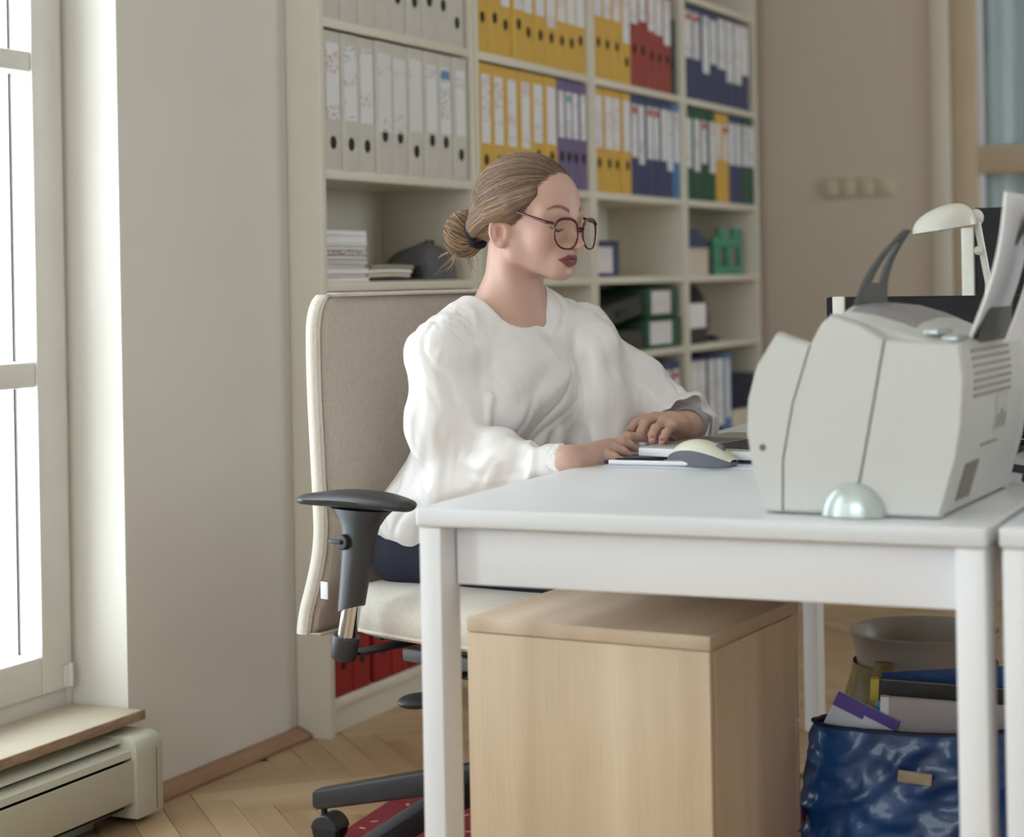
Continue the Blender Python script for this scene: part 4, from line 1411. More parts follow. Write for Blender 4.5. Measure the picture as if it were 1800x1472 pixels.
# ears
for s in (-1, 1):
    c = hw(-.008, s * .0725, -.003)
    ax2 = nrm(HU - HF * .18); ax0 = nrm(HF * .90 - HL * s * .42); ax1 = nrm(np.cross(ax2, ax0)); ax0 = np.cross(ax1, ax2)
    if ax1 @ (HL * s) < 0:
        ax1 = -ax1
    R_ = np.stack((ax0, ax1, ax2))
    F.ell(c, (.0150, .0040, .0255), R_, k=.006)
    F.cone(c + ax0 * .012, hw(.0, s * .062, .0), .010, .012, k=.01)
    hx = []
    for q in range(15):
        a = math.radians(-30 + 250 * q / 14)
        hx.append(c - ax0 * (.0150 * sin(a)) + ax2 * (.0245 * cos(a)) + ax1 * .0035)
    for q in range(14):
        F.cone(hx[q], hx[q + 1], .0030, .0030, k=.003)
    F.ell(c + ax1 * .0062 + ax0 * .003 - ax2 * .002, (.0082, .0065, .0120), R_, k=.002, sub=True)
    F.cone(c + ax0 * -.008 + ax2 * .012 + ax1 * .002, c - ax0 * .007 - ax2 * .012 + ax1 * .002, .0030, .0030, k=.004)
    F.sphere(c - ax2 * .0225 + ax0 * .003 + ax1 * .001, .0068, k=.006)
    F.ell(c + ax0 * .0125 - ax2 * .005 + ax1 * .003, (.0040, .0045, .0065), R_, k=.003)
# neck, shoulders, trunk
NT = hw(-.026, 0, -.012)
F.cone(NT, NB_ + TF * -.012 + np.array((0, 0, -.01)), .0475, .052, k=.012)
for s in (-1, 1):      # neck tendons and collar bones
    F.cone(hw(-.02, s * .046, -.02), NB_ + TF * .026 + TL * s * .018 + np.array((0, 0, -.016)), .011, .010, k=.016)
    F.cone(NB_ + TF * .032 + TL * s * .02 + np.array((0, 0, -.024)), NB_ + TF * .010 + TL * s * .085 + np.array((0, 0, -.026)), .005, .005, k=.02)
    F.cone(NB_ - TF * .015 + np.array((0, 0, .010)), (SHR if s < 0 else SHL) + np.array((0, 0, -.004)), .040, .036, k=.04)
def trunk(z, ra, rb, rh, k=.06, fwd=0.0):
    F.ell(spine(z) + TF * fwd, (ra, rb, rh), TR, k=k)
trunk(.895, .066, .100, .075); trunk(.82, .09, .120, .12); trunk(.70, .078, .105, .12); trunk(.60, .095, .145, .10)
for s in (-1, 1):
    F.sphere(spine(.825) + TF * .060 + TL * s * .062, .045, k=.03)
# arms
F.cone(SHR, ELR, .040, .034, k=.03); F.cone(ELR, WRR, .036, .0245, k=.02)
F.cone(SHL, ELL_, .040, .034, k=.03); F.cone(ELL_, WRL, .036, .0250, k=.02)
# thighs, bent over the seat
HPR = PB - TL * .085 + np.array((0, 0, -.005)); HPL = PB + TL * .085 + np.array((0, 0, -.005))
_cf = np.array((-.309, -.951, 0)); _cl = np.array((.951, -.309, 0))
KNR = np.array((3.06, 1.47, .56)) - _cl * .06 + _cf * .36; KNL = np.array((3.16, 1.44, .56)) + _cl * .08 + _cf * .34
KNR = np.array((2.965, 1.14, .55)); KNL = np.array((3.165, 1.09, .55))
for a, b in ((HPR, KNR), (HPL, KNL)):
    F.cone(a, b, .075, .052, k=.03)
# hands
TIPS = []
def finger(pts, r0, r1, k=.005):
    n = len(pts) - 1
    for i in range(n):
        ra, rb = r0 + (r1 - r0) * i / n, r0 + (r1 - r0) * (i + 1) / n
        F.cone(pts[i], pts[i + 1], ra, rb, k=k)
    TIPS.append((pts[-1], pts[-1] - pts[-2]))
def palm(w, ks, r=.0125):
    for q in ks:
        F.cone(w, q, .019, r, k=.016)
    for a, b in zip(ks[:-1], ks[1:]):
        F.cone((a + w) / 2, (b + w) / 2, .014, .014, k=.014)
KR = [atZ(1072, 784, 3.255), atZ(1068, 791, 3.243), atZ(1060, 799, 3.232), atZ(1052, 806, 3.225)]
palm(WRR, KR)
finger([KR[0], atZ(1103, 769, 3.29), atZ(1122, 768, 3.315), atZ(1138, 771, 3.33)], .0092, .0068)
finger([KR[1], atZ(1092, 780, 3.265), atZ(1106, 783, 3.275), atZ(1118, 789, 3.283)], .0090, .0068)
finger([KR[2], atZ(1080, 790, 3.238), atZ(1094, 793, 3.243), atZ(1106, 799, 3.246)], .0086, .0064)
finger([KR[3], atZ(1068, 800, 3.215), atZ(1080, 803, 3.214), atZ(1091, 807, 3.213)], .0078, .0058)
finger([WRR + (KR[0] - WRR) * .35 + np.array((.012, 0, -.002)), atZ(1066, 792, 3.29), atZ(1088, 790, 3.315), atZ(1104, 792, 3.33)], .0105, .0076, k=.008)
KL = [atZ(1134, 738, 3.425), atZ(1151, 736, 3.405), atZ(1167, 743, 3.375), atZ(1181, 751, 3.35)]
palm(WRL, KL, .0125)
finger([KL[0], atZ(1117, 745, 3.40), atZ(1109, 755, 3.385), atZ(1106, 764, 3.37)], .0090, .0066)
finger([KL[1], atZ(1132, 746, 3.36), atZ(1127, 759, 3.34), atZ(1127, 770, 3.325)], .0092, .0068)
finger([KL[2], atZ(1152, 754, 3.325), atZ(1147, 765, 3.305), atZ(1146, 775, 3.285)], .0088, .0066)
finger([KL[3], atZ(1171, 762, 3.30), atZ(1166, 771, 3.28), atZ(1163, 779, 3.262)], .0080, .0060)
finger([WRL + (KL[0] - WRL) * .35, atZ(1158, 762, 3.43), atZ(1140, 766, 3.44), atZ(1128, 767, 3.44)], .0105, .0075, k=.008)
V, Q = mesh_field(F, (2.65, .98, .45), (3.60, 1.78, 1.30), .0021)
V = relax(V, Q, 1, .4)
# skin colours: lips, brows, lash line, blush, nails; darker lip parting and lids
def sm(x, a, b):
    t = np.clip((x - a) / (b - a), 0, 1)
    return t * t * (3 - 2 * t)
L_ = hloc(V)
skin = np.array(lin((206, 168, 152))); lip = np.array(lin((140, 72, 72))); brow = np.array(lin((112, 78, 60))); lash = np.array(lin((60, 40, 34)))
blush = np.array(lin((198, 138, 126))); nail = np.array(lin((150, 84, 84)))
C = np.repeat(skin[None], len(V), 0)
def mixc(C, col, w):
    return C * (1 - w[:, None]) + col[None] * w[:, None]
x, y, z = L_.T
ay = np.abs(y)
front_ = x > .05
C = mixc(C, blush, .45 * np.exp(-(((ay - .045) / .02) ** 2 + ((z + .008) / .018) ** 2)) * front_)
C = mixc(C, blush, .35 * np.exp(-((y / .012) ** 2 + ((z + .008) / .012) ** 2)) * front_)
C = mixc(C, blush, .5 * np.exp(-(((x + .005) / .02) ** 2 + ((ay - .078) / .012) ** 2 + ((z - .004) / .03) ** 2)))
# lip outline: cupid's bow above, full curve below
yy = np.clip(ay / .0270, 0, 1)
up = -.0395 + .0105 * (1 - yy ** 1.6) - .0022 * np.exp(-(y / .0035) ** 2) - .001 * yy
dn = -.0405 - .0125 * (1 - yy ** 2.0)
lw_ = sm(up - z, -.0016, .0014) * sm(z - dn, -.0016, .0014) * (ay < .0275) * (x > .070)
C = mixc(C, lip, lw_)
seam = np.exp(-((z + .0397 + .0008 * yy) / .0011) ** 2) * (ay < .0265) * (x > .070)
C = mixc(C, lip * .45, .8 * seam)
bx_ = np.clip((ay - .014) / (.052 - .014), 0, 1)
bz = .0425 + .0075 * np.sin(np.pi * np.minimum(1, bx_ * .95)) ** 1.0 - .001 * bx_
bt = .0036 * (1 - .75 * bx_ ** 1.5)
bw = sm(bt - np.abs(z - bz), -.0020, .0014) * (ay > .0135) * (ay < .053) * (x > .045)
C = mixc(C, brow, .85 * bw)
lz = .0115 - .0035 * np.sin(np.pi * np.clip((ay - .018) / .027, 0, 1)) + .002 * np.clip((ay - .018) / .027, 0, 1)
lw2 = sm(.0013 - np.abs(z - lz), -.0008, .0006) * (ay > .018) * (ay < .046) * (x > .06)
C = mixc(C, lash, .95 * lw2)
C = mixc(C, blush * .72, .35 * np.exp(-(((ay - .032) / .016) ** 2 + ((z - .021) / .008) ** 2)) * front_)
for tp_, dr in TIPS:
    dr = nrm(dr)
    top = tp_ + np.array((0, 0, .0045)) - dr * .001
    dd = np.sqrt((((V - top) / .0058) ** 2).sum(1))
    C = mixc(C, nail, sm(1 - dd, 0, .25))
    d2 = np.sqrt(((V - tp_) ** 2).sum(1))
    C = mixc(C, blush, .5 * np.exp(-(d2 / .016) ** 2))
attr_mat('skin', .42, sss=.12, spec=.4)
woman = thing('person', 'woman in white satin blouse and red glasses typing at the desk', 'person', (0, 0, 0))
link('body', np_mesh('body', V, Q, C), 'skin', woman, smooth=False)

# ------------------------------------------------------------------ blouse
G = Field()
def btrunk(z, ra, rb, rh, k=.07, fwd=0.0):
    G.ell(spine(z) + TF * fwd, (ra, rb, rh), TR, k=k)
btrunk(.900, .092, .130, .085, fwd=.004); btrunk(.82, .108, .132, .12, fwd=.006); btrunk(.70, .110, .132, .12, fwd=.010); btrunk(.61, .138, .172, .10)
def sfold(amp, n, tw, ph):
    def f(h, a):
        return amp * (np.sin(n * a + tw * h + ph + 1.3 * np.sin(5 * h + a)) + .5 * np.sin((n + 2) * a - tw * .7 * h + 2 * ph)) * (.35 + .65 * np.sin(np.pi * np.clip(h, .02, .98)))
    return f
for s in (-1, 1):
    G.sphere(spine(.825) + TF * .076 + TL * s * .060, .046, k=.05)
    G.cone(NB_ - TF * .014 + np.array((0, 0, .016)) + TL * s * .02, (SHR if s < 0 else SHL) + np.array((0, 0, .006)), .052, .048, k=.04)
# right sleeve
SR0 = SHR + np.array((0, 0, -.008)) - TL * .004
SRm = SR0 * .5 + ELR * .5 - TL * .015
G.sphere(SHR + np.array((0, 0, .000)) - TL * .008, .049, k=.03)
G.cone(SR0, SRm, .053, .059, k=.03, disp=sfold(.0022, 4, 2.5, .3))
G.cone(SRm, ELR + np.array((0, 0, .002)), .059, .054, k=.03, disp=sfold(.0035, 3, 4, 1.1))
FR1 = ELR + (WRR - ELR) * .42 + np.array((0, 0, .014))
FR2 = ELR + (WRR - ELR) * .78 + np.array((0, 0, .003))
G.cone(ELR, FR1, .054, .048, k=.03, disp=sfold(.005, 3, 6, .2))
G.cone(FR1, FR2, .045, .032, k=.02, disp=sfold(.004, 4, 5, 2.0))
G.cone(FR2, WRR + (ELR - WRR) * .02, .0295, .0285, k=.006)
G.cone(ELR + np.array((0, 0, -.008)), ELR + (WRR - ELR) * .3 + np.array((0, 0, -.022)), .045, .030, k=.03)
G.sphere(FR1 + np.array((0, 0, .026)) + TL * -.004, .026, k=.03)
# left sleeve, wide and hanging from the arm
SL0 = SHL + np.array((0, 0, -.006)) + TL * .010
SLm = SL0 * .5 + ELL_ * .5
G.sphere(SHL + np.array((0, 0, .030)) + TL * .020 + TF * .012, .030, k=.018)
G.cone(SL0, SLm, .052, .050, k=.03, disp=sfold(.003, 4, 2.5, 2.3))
G.cone(SLm, ELL_, .050, .042, k=.03, disp=sfold(.003, 4, 3.5, .6))
FL1 = ELL_ + (WRL - ELL_) * .45
G.cone(ELL_, FL1, .042, .038, k=.02)
HG0, HG1 = atZ(1050, 610, 3.46), atZ(1062, 800, 3.44)
G.cone(SHL + TF * .05, HG0, .030, .030, k=.03)
G.cone(HG0, HG1, .034, .042, k=.03, disp=sfold(.004, 4, 2, .8))
G.cone(HG0 * .5 + HG1 * .5, ELL_ + np.array((0, 0, -.02)), .040, .034, k=.03)
G.cone(SHL + TF * .02 + TL * .02, HG1 + np.array((.03, 0, 0)), .040, .044, k=.03)
def ridge(p, q, r, k=.010):
    G.cone(p, q, r, r * .8, k=k)
G.cone(spine(.80) + TF * .05 + TL * .105, spine(.64) + TF * .06 + TL * .12, .060, .075, k=.03)
def tp3(f, l, z):
    return spine(z) + TF * f + TL * l
ridge(tp3(.084, -.085, .88), tp3(.122, -.015, .73), .007); ridge(tp3(.086, .085, .88), tp3(.128, .02, .745), .007)
ridge(tp3(.122, .03, .755), tp3(.112, -.095, .69), .008); ridge(tp3(.130, .06, .77), tp3(.126, .07, .66), .008)
ridge(tp3(.108, -.10, .84), tp3(.112, -.11, .69), .007); ridge(tp3(.128, .0, .70), tp3(.120, -.06, .63), .007)
ridge(SRm + TF * .048 - TL * .008, FR1 + np.array((0, 0, .035)), .009, .02)
ridge(SR0 + TF * .042 - TL * .016, ELR + TF * .03 - TL * .035 + np.array((0, 0, .03)), .007, .018)
# neckline: scoop
def scoop(p):
    q = (p - NB_) @ TR.T
    f, l, u = q[..., 0], q[..., 1], q[..., 2]
    e = np.sqrt(((f + .010) / .073) ** 2 + ((l + .016) / (.072 + .10 * np.maximum(u, 0))) ** 2 + (np.minimum(u - .012, 0) / .060) ** 2)
    return (e - 1) * .06
G.add(scoop, NB_, .14, .005, True)
# hem and cuff openings
G.plane((3.1, 1.55, .535), (0, 0, -1), k=.006, c=PB, r=.26)
axr = nrm(WRR - ELR)
G.plane(WRR - axr * .004, axr, k=.003, c=WRR, r=.06)
G.cone(WRR - axr * .02, WRR + axr * .04, .0258, .0258, k=.002, sub=True)
Vb, Qb = mesh_field(G, (2.68, 1.05, .52), (3.66, 1.80, 1.05), .0028)
Vb = relax(Vb, Qb, 2, .5)
Nb = vnormals(Vb, Qb)
dR, hR = segdist(Vb, SR0, ELR); dRf, hRf = segdist(Vb, ELR, WRR); dL, hL = segdist(Vb, SL0, ELL_); dH, hH = segdist(Vb, HG0, HG1)
wR = sm(.085 - dR, 0, .025); wRf = sm(.07 - dRf, 0, .02) * (1 - .75 * sm(hRf, .78, .86)); wL = sm(.08 - np.minimum(dL, dH), 0, .025)
wT = np.clip(1 - np.maximum(np.maximum(wR, wRf), wL), 0, 1)
disp = wT * (.0055 * folds(Vb, TU * .8 + TL * .5, .080, 4.5, 1, .26) + .0010 * folds(Vb, TU + TL * -.6, .04, 5, 2, .4))
disp += wR * (1 - wRf) * (.0066 * folds(Vb, ELR - SR0, .058, 7, 3, .34) + .0012 * folds(Vb, ELR - SR0, .03, 6, 4, .4))
disp += wRf * (.0062 * folds(Vb, (WRR - ELR) + np.array((0, 0, .12)), .050, 3.0, 5, .32) + .0013 * folds(Vb, WRR - ELR, .026, 3.5, 6, .36))
disp += wL * (.0056 * folds(Vb, HG1 - HG0, .058, 8, 7, .34) + .0008 * folds(Vb, HG1 - HG0, .03, 7, 8, .4))
for sh in (SHR + np.array((0, 0, .035)), SHL + np.array((0, 0, .04))):      # gathers at the shoulder seams
    g_ = np.exp(-(np.linalg.norm(Vb - sh, axis=1) / .05) ** 2)
    disp += g_ * .0024 * folds(Vb, np.array((0, 0, 1.)) + TL * (.6 if sh is SHL else -.6), .013, 5, 9)
ul = ((Vb - NB_) @ TR.T)
disp *= 1 - .9 * np.exp(-(np.abs(scoop(Vb)) / .016) ** 2)
Vb = Vb + Nb * disp[:, None]
Vb = relax(Vb, Qb, 2, .5)
mat('satin', (242, 238, 238), .33, var=.01, sheen=.15, spec=.55, bump=.05, bscale=1200)
bl = link('blouse', np_mesh('blouse', Vb, Qb), 'satin', woman, smooth=False)
# wide open cuff of the left sleeve
axl = nrm(WRL - ELL_)
e1 = nrm(np.cross(axl, (0, 0, 1))); e2 = np.cross(e1, axl)
if e2[2] < 0:
    e2 = -e2
def cuff(u, v):
    a = u * 2 * pi
    r = .040 + .016 * sin(pi * min(1, v * .9)) - .002 * v + (.004 * sin(4 * a + .5) + .003 * sin(7 * a)) * (.3 + v)
    dr = 1.0 + .16 * math.cos(a)
    p = FL1 + (WRL - FL1) * (.02 + .74 * v) + np.array((0, 0, -.004)) + e1 * (r * cos(a)) + e2 * (r * sin(a) * 1.0 + .004 * v)
    return tuple(p + e2 * (.008 * v * (1 if sin(a) > 0 else .2)))
MB().surf(cuff, 72, 20, .0012).build('cuff', 'satin', bl, angle=80)
# stitched hem band of the neckline is part of the blouse edge; trousers below
T_ = Field()
T_.ell(PB + np.array((0, 0, -.012)), (.108, .165, .085), TR, k=.05)
for a, b in ((HPR, KNR), (HPL, KNL)):
    T_.cone(a, b, .084, .062, k=.04, disp=sfold(.003, 3, 3, .4))
    ft = b + _cf * -.02; ft = np.array((ft[0], ft[1], .09))
    T_.cone(b, ft, .060, .050, k=.03, disp=sfold(.003, 4, 3, 1.4))
Vt, Qt = mesh_field(T_, (2.6, .8, .04), (3.6, 1.80, .72), .005)
link('trousers', np_mesh('trousers', relax(Vt, Qt, 1), Qt), 'navy_fabric', woman, smooth=False)
S_ = Field()
for b in (KNR, KNL):
    ft = b + _cf * -.02
    S_.cone(np.array((ft[0], ft[1], .075)) - _cf * .02, np.array((ft[0], ft[1], .048)) + _cf * .05, .042, .036, k=.02)
    S_.cone(np.array((ft[0], ft[1], .045)) + _cf * .03, np.array((ft[0], ft[1], .036)) + _cf * .16, .036, .028, k=.02)
S_.plane((0, 0, .0075), (0, 0, -1), k=.003, c=(3.0, 1.2, 0), r=1.0)
Vs, Qs = mesh_field(S_, (2.6, .7, -.03), (3.6, 1.7, .14), .004)
link('shoes', np_mesh('shoes', Vs, Qs), 'shoe_black', woman, smooth=False)

# ------------------------------------------------------------------ hair: combed back into a low bun
HC = np.array((-.015, 0, .047)); HRAD = np.array((.0985, .0785, .0875))
POLE = nrm(np.array((-.100, 0, -.052)))
PE1 = nrm(np.cross(POLE, (0, 1, 0))); PE2 = np.cross(POLE, PE1)
PN = nrm(np.array((.80, 0, -.60))); PP = np.array((.086, 0, .106))
def hair_cut(q):
    # > 0 on the face side of the hairline (q local to the head)
    ay = np.abs(q[..., 1])
    d = (q - PP) @ PN
    d = d + .012 * np.exp(-((ay - .055) / .014) ** 2) * sm(q[..., 2], .03, .07)            # temples recede a little
    return d
def hair_groove(q):
    w = q - HC
    th = np.arctan2(w @ PE2, w @ PE1)
    return .0007 * np.sin(46 * th + 1.2 * np.sin(7 * th)) + .0005 * np.sin(97 * th + 2 * np.sin(11 * th)) + .0008 * np.sin(17 * th)
A_ = Field()
A_.ell(hw(*HC), HRAD, HR, k=.01, disp=lambda q: hair_groove(q + HC))
A_.add(lambda p: -hair_cut(hloc(p)), hw(*PP), .25, .012, True)
A_.cone(hw(-.085, 0, .012), hw(-.118, 0, -.012), .045, .020, k=.03)
A_.ell(hw(-.144, .0, -.022), (.034, .036, .042), HR, k=.008, disp=lambda q: .0022 * np.sin(18 * np.arctan2(q[..., 1], q[..., 2]) + 30 * q[..., 0]))
for s in (-1, 1):
    A_.cone(hw(.046, s * .058, .066), hw(.012, s * .0715, .040), .006, .0150, k=.02)
    A_.cone(hw(.012, s * .0715, .040), hw(-.030, s * .0775, .024), .0155, .0145, k=.012)
    A_.cone(hw(-.030, s * .0775, .024), hw(-.095, s * .030, -.004), .0145, .018, k=.012)
Vh, Qh = mesh_field(A_, hw(0, 0, 0) - .24, hw(0, 0, 0) + .2, .0022)
h_dark, h_mid, h_light = (np.array(lin(c)) for c in ((104, 82, 68), (138, 112, 92), (186, 152, 114)))
lq = hloc(Vh) - HC
th = np.arctan2(lq @ PE2, lq @ PE1)
w1 = .5 + .5 * np.sin(31 * th + 3 * np.sin(5 * th))
Ch = h_dark[None] * (1 - w1[:, None] * .6) + h_mid[None] * (w1[:, None] * .6)
attr_mat('hair', .52, spec=.35, aniso=.4)
Hparts_v, Hparts_q, Hparts_c = [Vh], [Qh], [Ch]
base = len(Vh)
rg = np.random.default_rng(5)
def strand(pts, rad, col, n=5):
    global base
    pts = np.asarray(pts); N = len(pts)
    tg = np.gradient(pts, axis=0); tg /= np.linalg.norm(tg, axis=1)[:, None] + 1e-9
    out = pts - hw(-.03, 0, .02)
    nn = out - (out * tg).sum(1)[:, None] * tg; nn /= np.linalg.norm(nn, axis=1)[:, None] + 1e-9
    bb = np.cross(tg, nn)
    a = np.arange(n) * 2 * pi / n
    ring = pts[:, None, :] + rad[:, None, None] * (nn[:, None, :] * np.cos(a)[None, :, None] * .55 + bb[:, None, :] * np.sin(a)[None, :, None])
    i = np.arange(N - 1)[:, None] * n; k = np.arange(n)[None]
    q = np.stack((i + k, i + (k + 1) % n, i + n + (k + 1) % n, i + n + k), -1).reshape(-1, 4) + base
    Hparts_v.append(ring.reshape(-1, 3)); Hparts_q.append(q); Hparts_c.append(np.repeat(col[None], N * n, 0))
    base += N * n
def scalp(phi, theta, off):
    d = POLE[None] * np.cos(theta)[:, None] + (PE1[None] * np.cos(phi)[:, None] + PE2[None] * np.sin(phi)[:, None]) * np.sin(theta)[:, None]
    r = 1 / np.sqrt(((d / HRAD) ** 2).sum(1)) + off
    return HC + d * r[:, None]
def hcol():
    u = rg.random()
    c = h_dark * (1 - u) + h_mid * u
    if rg.random() < .12:
        c = h_mid * .6 + h_light * .4
    return c
ths = np.linspace(.18, 2.9, 120)
for i in range(1500):
    ph = rg.uniform(-pi, pi)
    pl = scalp(np.full(120, ph), ths, 0.0)
    okk = hair_cut(pl) < .003
    if not okk.any():
        continue
    tmax = ths[okk].max() if okk.all() else ths[np.argmin(okk)] if (~okk).any() else 2.9
    t1 = tmax * rg.uniform(.90, 1.02) if rg.random() < .8 else tmax * rg.uniform(.4, .8)
    t0 = rg.uniform(.18, .3)
    tt = np.linspace(t1, t0, 16)
    wob = ph + .05 * np.sin(tt * rg.uniform(1, 3) + rg.uniform(0, 6)) + rg.uniform(-.06, .06) * (tt - t0)
    pl = scalp(wob, tt, rg.uniform(-.0004, .0012))
    rad = rg.uniform(.0006, .0014) * np.sin(np.linspace(.02, pi - .2, 16)) ** .8
    strand(HO + pl @ HR, rad, hcol())
# bun: looped locks wound over the knot, then loose ends
bc = np.array((-.144, 0, -.022))
for i in range(210):
    a0 = rg.uniform(-pi, pi)
    s = np.linspace(0, 1, 18)
    lat = -1.25 + 2.5 * s
    rr = 1.02 + rg.uniform(0, .07)
    tw_ = a0 + rg.uniform(.5, 1.4) * s
    pl = bc + np.stack((-.034 * rr * np.sin(lat), .036 * rr * np.cos(lat) * np.sin(tw_), .040 * rr * np.cos(lat) * np.cos(tw_)), 1)
    col = hcol() if rg.random() < .5 else h_mid * .45 + h_light * .55
    strand(HO + pl @ HR, rg.uniform(.0009, .0019) * np.sin(np.linspace(.3, pi - .3, 18)) ** .6, col)
for i in range(26):
    s = np.linspace(0, 1, 14)[:, None]
    st = bc + np.array((rg.uniform(-.02, .012), rg.uniform(-.025, .02), -.034))
    en = st + np.array((rg.uniform(-.035, .025), rg.uniform(-.025, .02), rg.uniform(-.045, -.012)))
    ctl = (st + en) / 2 + np.array((rg.uniform(-.02, .02), rg.uniform(-.02, .02), .006))
    pl = st * (1 - s) ** 2 + 2 * ctl * s * (1 - s) + en * s ** 2
    strand(HO + pl @ HR, rg.uniform(.0005, .0016) * np.linspace(1, .25, 14), h_light * .7 + h_mid * .3)
for i in range(24):      # fly-aways: temple, nape, crown
    ph, t1 = rg.uniform(-pi, pi), rg.uniform(.5, 1.9)
    s = np.linspace(0, 1, 12)
    tt = t1 + .25 * s * rg.choice((-1, 1))
    pl = scalp(ph + .3 * s * rg.uniform(-1, 1), tt, .001 + .010 * s ** 2 * rg.uniform(.2, 1))
    if (hair_cut(pl) > .01).any():
        continue
    strand(HO + pl @ HR, np.full(12, .0005), h_mid)
for s in (-1, 1):        # locks tucked over the ears
    ctr = np.array(((.050, s * .056, .070), (.046, s * .058, .066), (.030, s * .0655, .053), (.012, s * .0715, .040), (-.010, s * .0755, .031), (-.030, s * .0775, .024), (-.062, s * .056, .010), (-.095, s * .030, -.004), (-.108, s * .018, -.010)))
    rds = np.array((.004, .006, .0105, .0150, .0150, .0145, .0162, .018, .017))
    tu = np.linspace(0, 1, len(rds))
    for i in range(260):
        a0, a1 = rg.uniform(-1.5, 1.9), rg.uniform(-.35, .35)
        u = np.linspace(rg.uniform(0, .25), rg.uniform(.75, 1), 20)
        cc = np.stack([np.interp(u, tu, ctr[:, k]) for k in range(3)], 1)
        rr_ = np.interp(u, tu, rds) + rg.uniform(.0012, .0042) * np.sin(np.linspace(.15, pi - .15, 20))
        an = a0 + a1 * u
        pl = cc + np.stack((np.zeros(20), s * np.cos(an) * rr_, np.sin(an) * rr_), 1)
        q_ = rg.random()
        strand(HO + pl @ HR, rg.uniform(.0006, .0013) * np.sin(np.linspace(.1, pi - .1, 20)) ** .6, hcol() if q_ < .62 else h_mid * .4 + h_light * .6)
hv, hq, hc = np.concatenate(Hparts_v), np.concatenate(Hparts_q), np.concatenate(Hparts_c)
hair = link('hair', np_mesh('hair', hv, hq, hc), 'hair', woman, smooth=False)
m = MB()
tc_ = np.array((-.112, 0, -.010))
pts = []
for k in range(36):
    a = 2 * pi * k / 36
    r = .027 + .0015 * sin(9 * a)
    pts.append(Vector(hw(*(tc_ + np.array((.004 * sin(5 * a), r * sin(a), r * cos(a) * 1.1))))))
m.tube(pts, [.0065 + .0012 * sin(11 * k) for k in range(36)], 10, closed=True)
m.build('hair_tie', 'hair_tie', hair)
# lashes on the lowered lids
la = MB()
for s in (-1, 1):
    for k in range(11):
        u = k / 12
        yv = s * (.019 + .027 * u)
        zz_ = .0118 - .0035 * sin(pi * u) + .002 * u
        xx = .0715 + math.sqrt(max(1e-6, .0134 ** 2 - (abs(yv) - .0315) ** 2 - (zz_ - .016) ** 2)) if (.0134 ** 2 - (abs(yv) - .0315) ** 2 - (zz_ - .016) ** 2) > 0 else .073
        p0 = Vector(hw(xx - .0005, yv, zz_))
        p1 = Vector(hw(xx + .0040, yv + s * .0020 * u, zz_ - .0028))
        p2 = Vector(hw(xx + .0062, yv + s * .0030 * u, zz_ - .0026))
        la.tube([p0, p1, p2], [.0005, .0004, .0002], 4)
la.build('eyelashes', 'shoe_black', woman)

# ------------------------------------------------------------------ glasses
gl = thing('eyeglasses', 'large dark red glasses worn by the woman', 'glasses', Vector(HO), 0)
GX, GZ = .1105, .0055
def gp(yl, zl):
    """front curve of the glasses, wrapped a little round the face"""
    return np.array((GX - 3.2 * yl * yl - .10 * (zl), yl, GZ + zl))
def G3(q):
    return Vector(HF * q[0] + HL * q[1] + HU * q[2])
def lens_loop(s, grow=0.0, n=48):
    pts = []
    for k in range(n):
        a = 2 * pi * k / n
        c, sn = cos(a), sin(a)
        e = 2.7
        q = (abs(c) ** e + abs(sn) ** e) ** (-1 / e)
        wy, wz = .0262 + grow, .0255 + grow
        taper = 1 - .16 * (sn < 0) * abs(sn)
        pts.append((s * .0335 + wy * q * c * taper * 1.0, wz * q * sn))
    return pts
for s in (-1, 1):
    lp = lens_loop(s)
    MB().tube([G3(gp(*p)) for p in lp], [.0016 + .0011 * max(0, math.sin(2 * pi * k / 48)) for k in range(48)], 8, closed=True).build('rim', 'glasses_red', gl)
    b = bmesh.new()
    vs = [b.verts.new(G3(gp(*p))) for p in lens_loop(s, -.0005)]
    vc = b.verts.new(G3(gp(s * .0335, 0) + np.array((.0012, 0, 0))))
    for k in range(48):
        b.faces.new((vs[k], vs[(k + 1) % 48], vc))
    MB()._merge(b).build('lens', 'lens_glass', gl)
    e0 = gp(s * .0605, .0165); e1_ = np.array((.088, s * .0715, .0235)); e2_ = np.array((.03, s * .0765, .034)); e3 = np.array((-.012, s * .0780, .040)); e4 = np.array((-.03, s * .074, .032)); e5 = np.array((-.04, s * .071, .008))
    MB().tube([G3(q) for q in (e0, e1_, e1_ * .5 + e2_ * .5, e2_, e3, e4, e5)], [.0026, .0030, .0024, .0018, .0015, .0015, .0015], 8).build('temple_arm', 'glasses_red', gl)
MB().tube([G3(gp(-.0085, .0085)), G3(gp(-.004, .0105) + np.array((.001, 0, 0))), G3(gp(.004, .0105) + np.array((.001, 0, 0))), G3(gp(.0085, .0085))], .0021, 8).build('bridge', 'glasses_red', gl)
for s in (-1, 1):
    MB().sphere(G3(gp(s * .0105, -.006) + np.array((-.003, 0, 0))), (.0014, .0012, .003), 8).build('nose_pad', 'lens_glass', gl)
